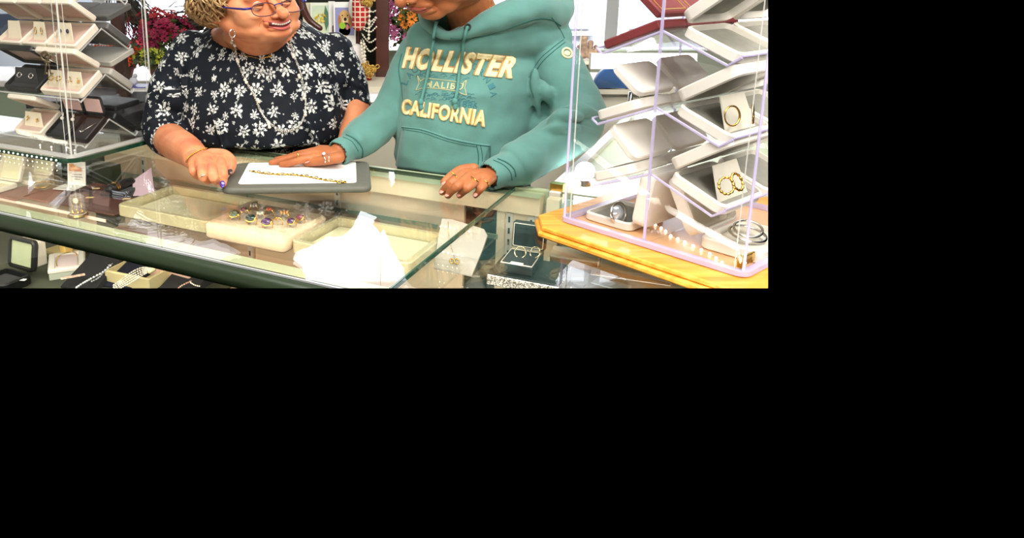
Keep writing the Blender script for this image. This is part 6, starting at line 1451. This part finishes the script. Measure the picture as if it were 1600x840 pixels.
part('banner_outline', MB().tube(p, .0011, 5, closed=True), TANP, hd, smooth=True)
rd = random.Random(12); b = MB()
for i in range(110):
    top = rd.random() < .5; x = rd.uniform(648, 735); y = (rd.uniform(106, 121)+ (x-648)*.06) if top else (rd.uniform(142, 156)+(x-648)*.06)
    q = [cast(bvh2, x+k*rd.uniform(1.5, 3), y-3*math.sin(k*.8)+k*.4, .0004)[0] for k in range(4)]
    q = [c for c in q if c is not None]
    if len(q) > 2: b.tube(q, .0006, 4)
part('wave_print', b, FADE, hd)['kind'] = 'stuff'
for ch, x, y, a in (('O', 742, 104, -15), ('R', 752, 113, -30), ('N', 761, 124, -50), ('I', 768, 135, -65), ('A', 771, 147, -80), ('L', 633, 128, 70), ('A', 640, 117, 50), ('C', 648, 109, 35)):
    ca, sa = math.cos(math.radians(a)), math.sin(math.radians(a)); f_ = lambda u, v: (x+(u*ca+v*sa), y-(u*sa)*1+(v*ca)*-1+0)
    hw_, hh_ = 4.2, 5.0; letters(ch, ((x-hw_*ca-hh_*sa, y+hw_*sa-hh_*ca), (x+hw_*ca-hh_*sa, y-hw_*sa-hh_*ca), (x-hw_*ca+hh_*sa, y+hw_*sa+hh_*ca), (x+hw_*ca+hh_*sa, y-hw_*sa+hh_*ca)), .0006, FADE, 'arc_print', .01)
# shoulder patch
c, n_ = cast(bvh2, 886, 83, .001)
if c is not None:
    Rn = n_.to_track_quat('Z', 'Y').to_matrix(); part('shoulder_patch', MB().torus(c, .011, .0025, Rn, 20, 6, sx=1.1).ell(c, (.008, .006, .0015), Rn), CRM, hd, smooth=True)
# thin neck chain
p = [cast(bv2, x, y, .001)[0] for x, y in ((768, 2), (764, 14), (756, 24), (746, 30))]; p = [c for c in p if c is not None]
if len(p) > 2: solo('neck_chain', MB().tube(p, .0007, 5), GOLD, 'fine gold chain on the neck inside the hood', 'necklace', smooth=True)

# ================= pad with the bracelet =================
a_, b_, c_, d_ = Z(350, 296, 1.012), Z(584, 293, 1.012), Z(573, 254, 1.012), Z(366, 253, 1.012)
ux = (b_-a_).normalized(); uy = Vector((-ux.y, ux.x, 0)); pw = .5*((b_-a_).length+(c_-d_).length); ph = .5*((d_-a_).dot(uy)+(c_-b_).dot(uy)); ctr = (a_+b_+c_+d_)/4; ctr.z = 1.0015
T = frame(ctr, ux, uy, (0, 0, 1))
t = thing('jewellery_pad', 'grey leatherette presentation pad with white insert lying on the glass counter', 'pad', ctr)
part('frame', MB(T).rings([[(x, y, z) for x, y in MB().rrect(pw-2*k, ph-2*k, .018, 5)] for z, k in ((0, .002), (.003, 0), (.008, 0), (.0115, .002), (.0125, .005))]), mat('grey_pad', rgb(98, 98, 88), .6, var=.08, scale=60, bump=.2, bscale=500), t, auto=60)
part('insert', MB(T @ Matrix.Translation((0, .008, 0))).rbox(pw-.058, ph-.040, .0125, .0138, .008, .0004), mat('white_insert', rgb(246, 244, 238), .6), t)
pl = [Z(390+150*u, 266.5+17*u+1.5*math.sin(u*9), 1.0165) for u in [i/40 for i in range(41)]]
b = MB()
for i in range(40):
    m_ = (pl[i]+pl[i+1])/2; dv = (pl[i+1]-pl[i]); ang = math.atan2(dv.y, dv.x); big = i % 5 in (2, 3)
    b.torus(m_, .0045 if big else .0026, .0010, Matrix.Rotation(ang, 3, 'Z') @ Matrix.Rotation(.5 if i % 2 else -.3, 3, 'X'), 12, 6, sx=1.3)
b.tube(pl, .0006, 5); solo('chain_bracelet', b, mat('yellow_gold', rgb(206, 172, 80), .25, 1), 'long gold link bracelet laid across the white insert of the grey pad', 'bracelet', smooth=True)
# ---------------------------------------------------------------- the world is modelled only as far as the photograph shows it:
# trim every mesh at the two planes that bound the photographed field of view (below, and to the right)
def trim_all():
    dR = ray(1200, 225); dD = ray(600, 450); dD2 = Vector((1, 0, 0))
    nR = Vector((0, 0, 1)).cross(dR); nR = dR.cross(ray(1200, 400)).normalized()
    if nR.x < 0: nR = -nR
    nB = dD.cross(ray(900, 450)).normalized()
    if nB.z > 0: nB = -nB
    names = set()
    for o in list(COL.objects):
        if o.type != 'MESH' or o.name.split('.')[0] in ('ceiling', 'wall_front', 'wall_left'): continue
        W = wm(o); Wi = W.inverted()
        vs = [W @ v.co for v in o.data.vertices]
        if not vs: continue
        for nrm in (nR, nB):
            if all((p-CAMP).dot(nrm) < 0 for p in vs): continue
            me = o.data; bm = bmesh.new(); bm.from_mesh(me)
            bmesh.ops.bisect_plane(bm, geom=bm.verts[:]+bm.edges[:]+bm.faces[:], plane_co=Wi @ CAMP, plane_no=(Wi.to_3x3() @ nrm), clear_outer=True)
            bm.to_mesh(me); n = len(bm.verts); bm.free()
            if n == 0: names.add(o.name); break
            vs = [W @ v.co for v in me.vertices]
    def kill(o):
        for c in list(o.children): kill(c)
        bpy.data.objects.remove(o)
    for nme in names:
        o = bpy.data.objects.get(nme)
        if o: kill(o)
    for o in list(COL.objects):
        if o.type == 'EMPTY' and not any(c.type == 'MESH' for c in o.children_recursive): bpy.data.objects.remove(o)
trim_all()
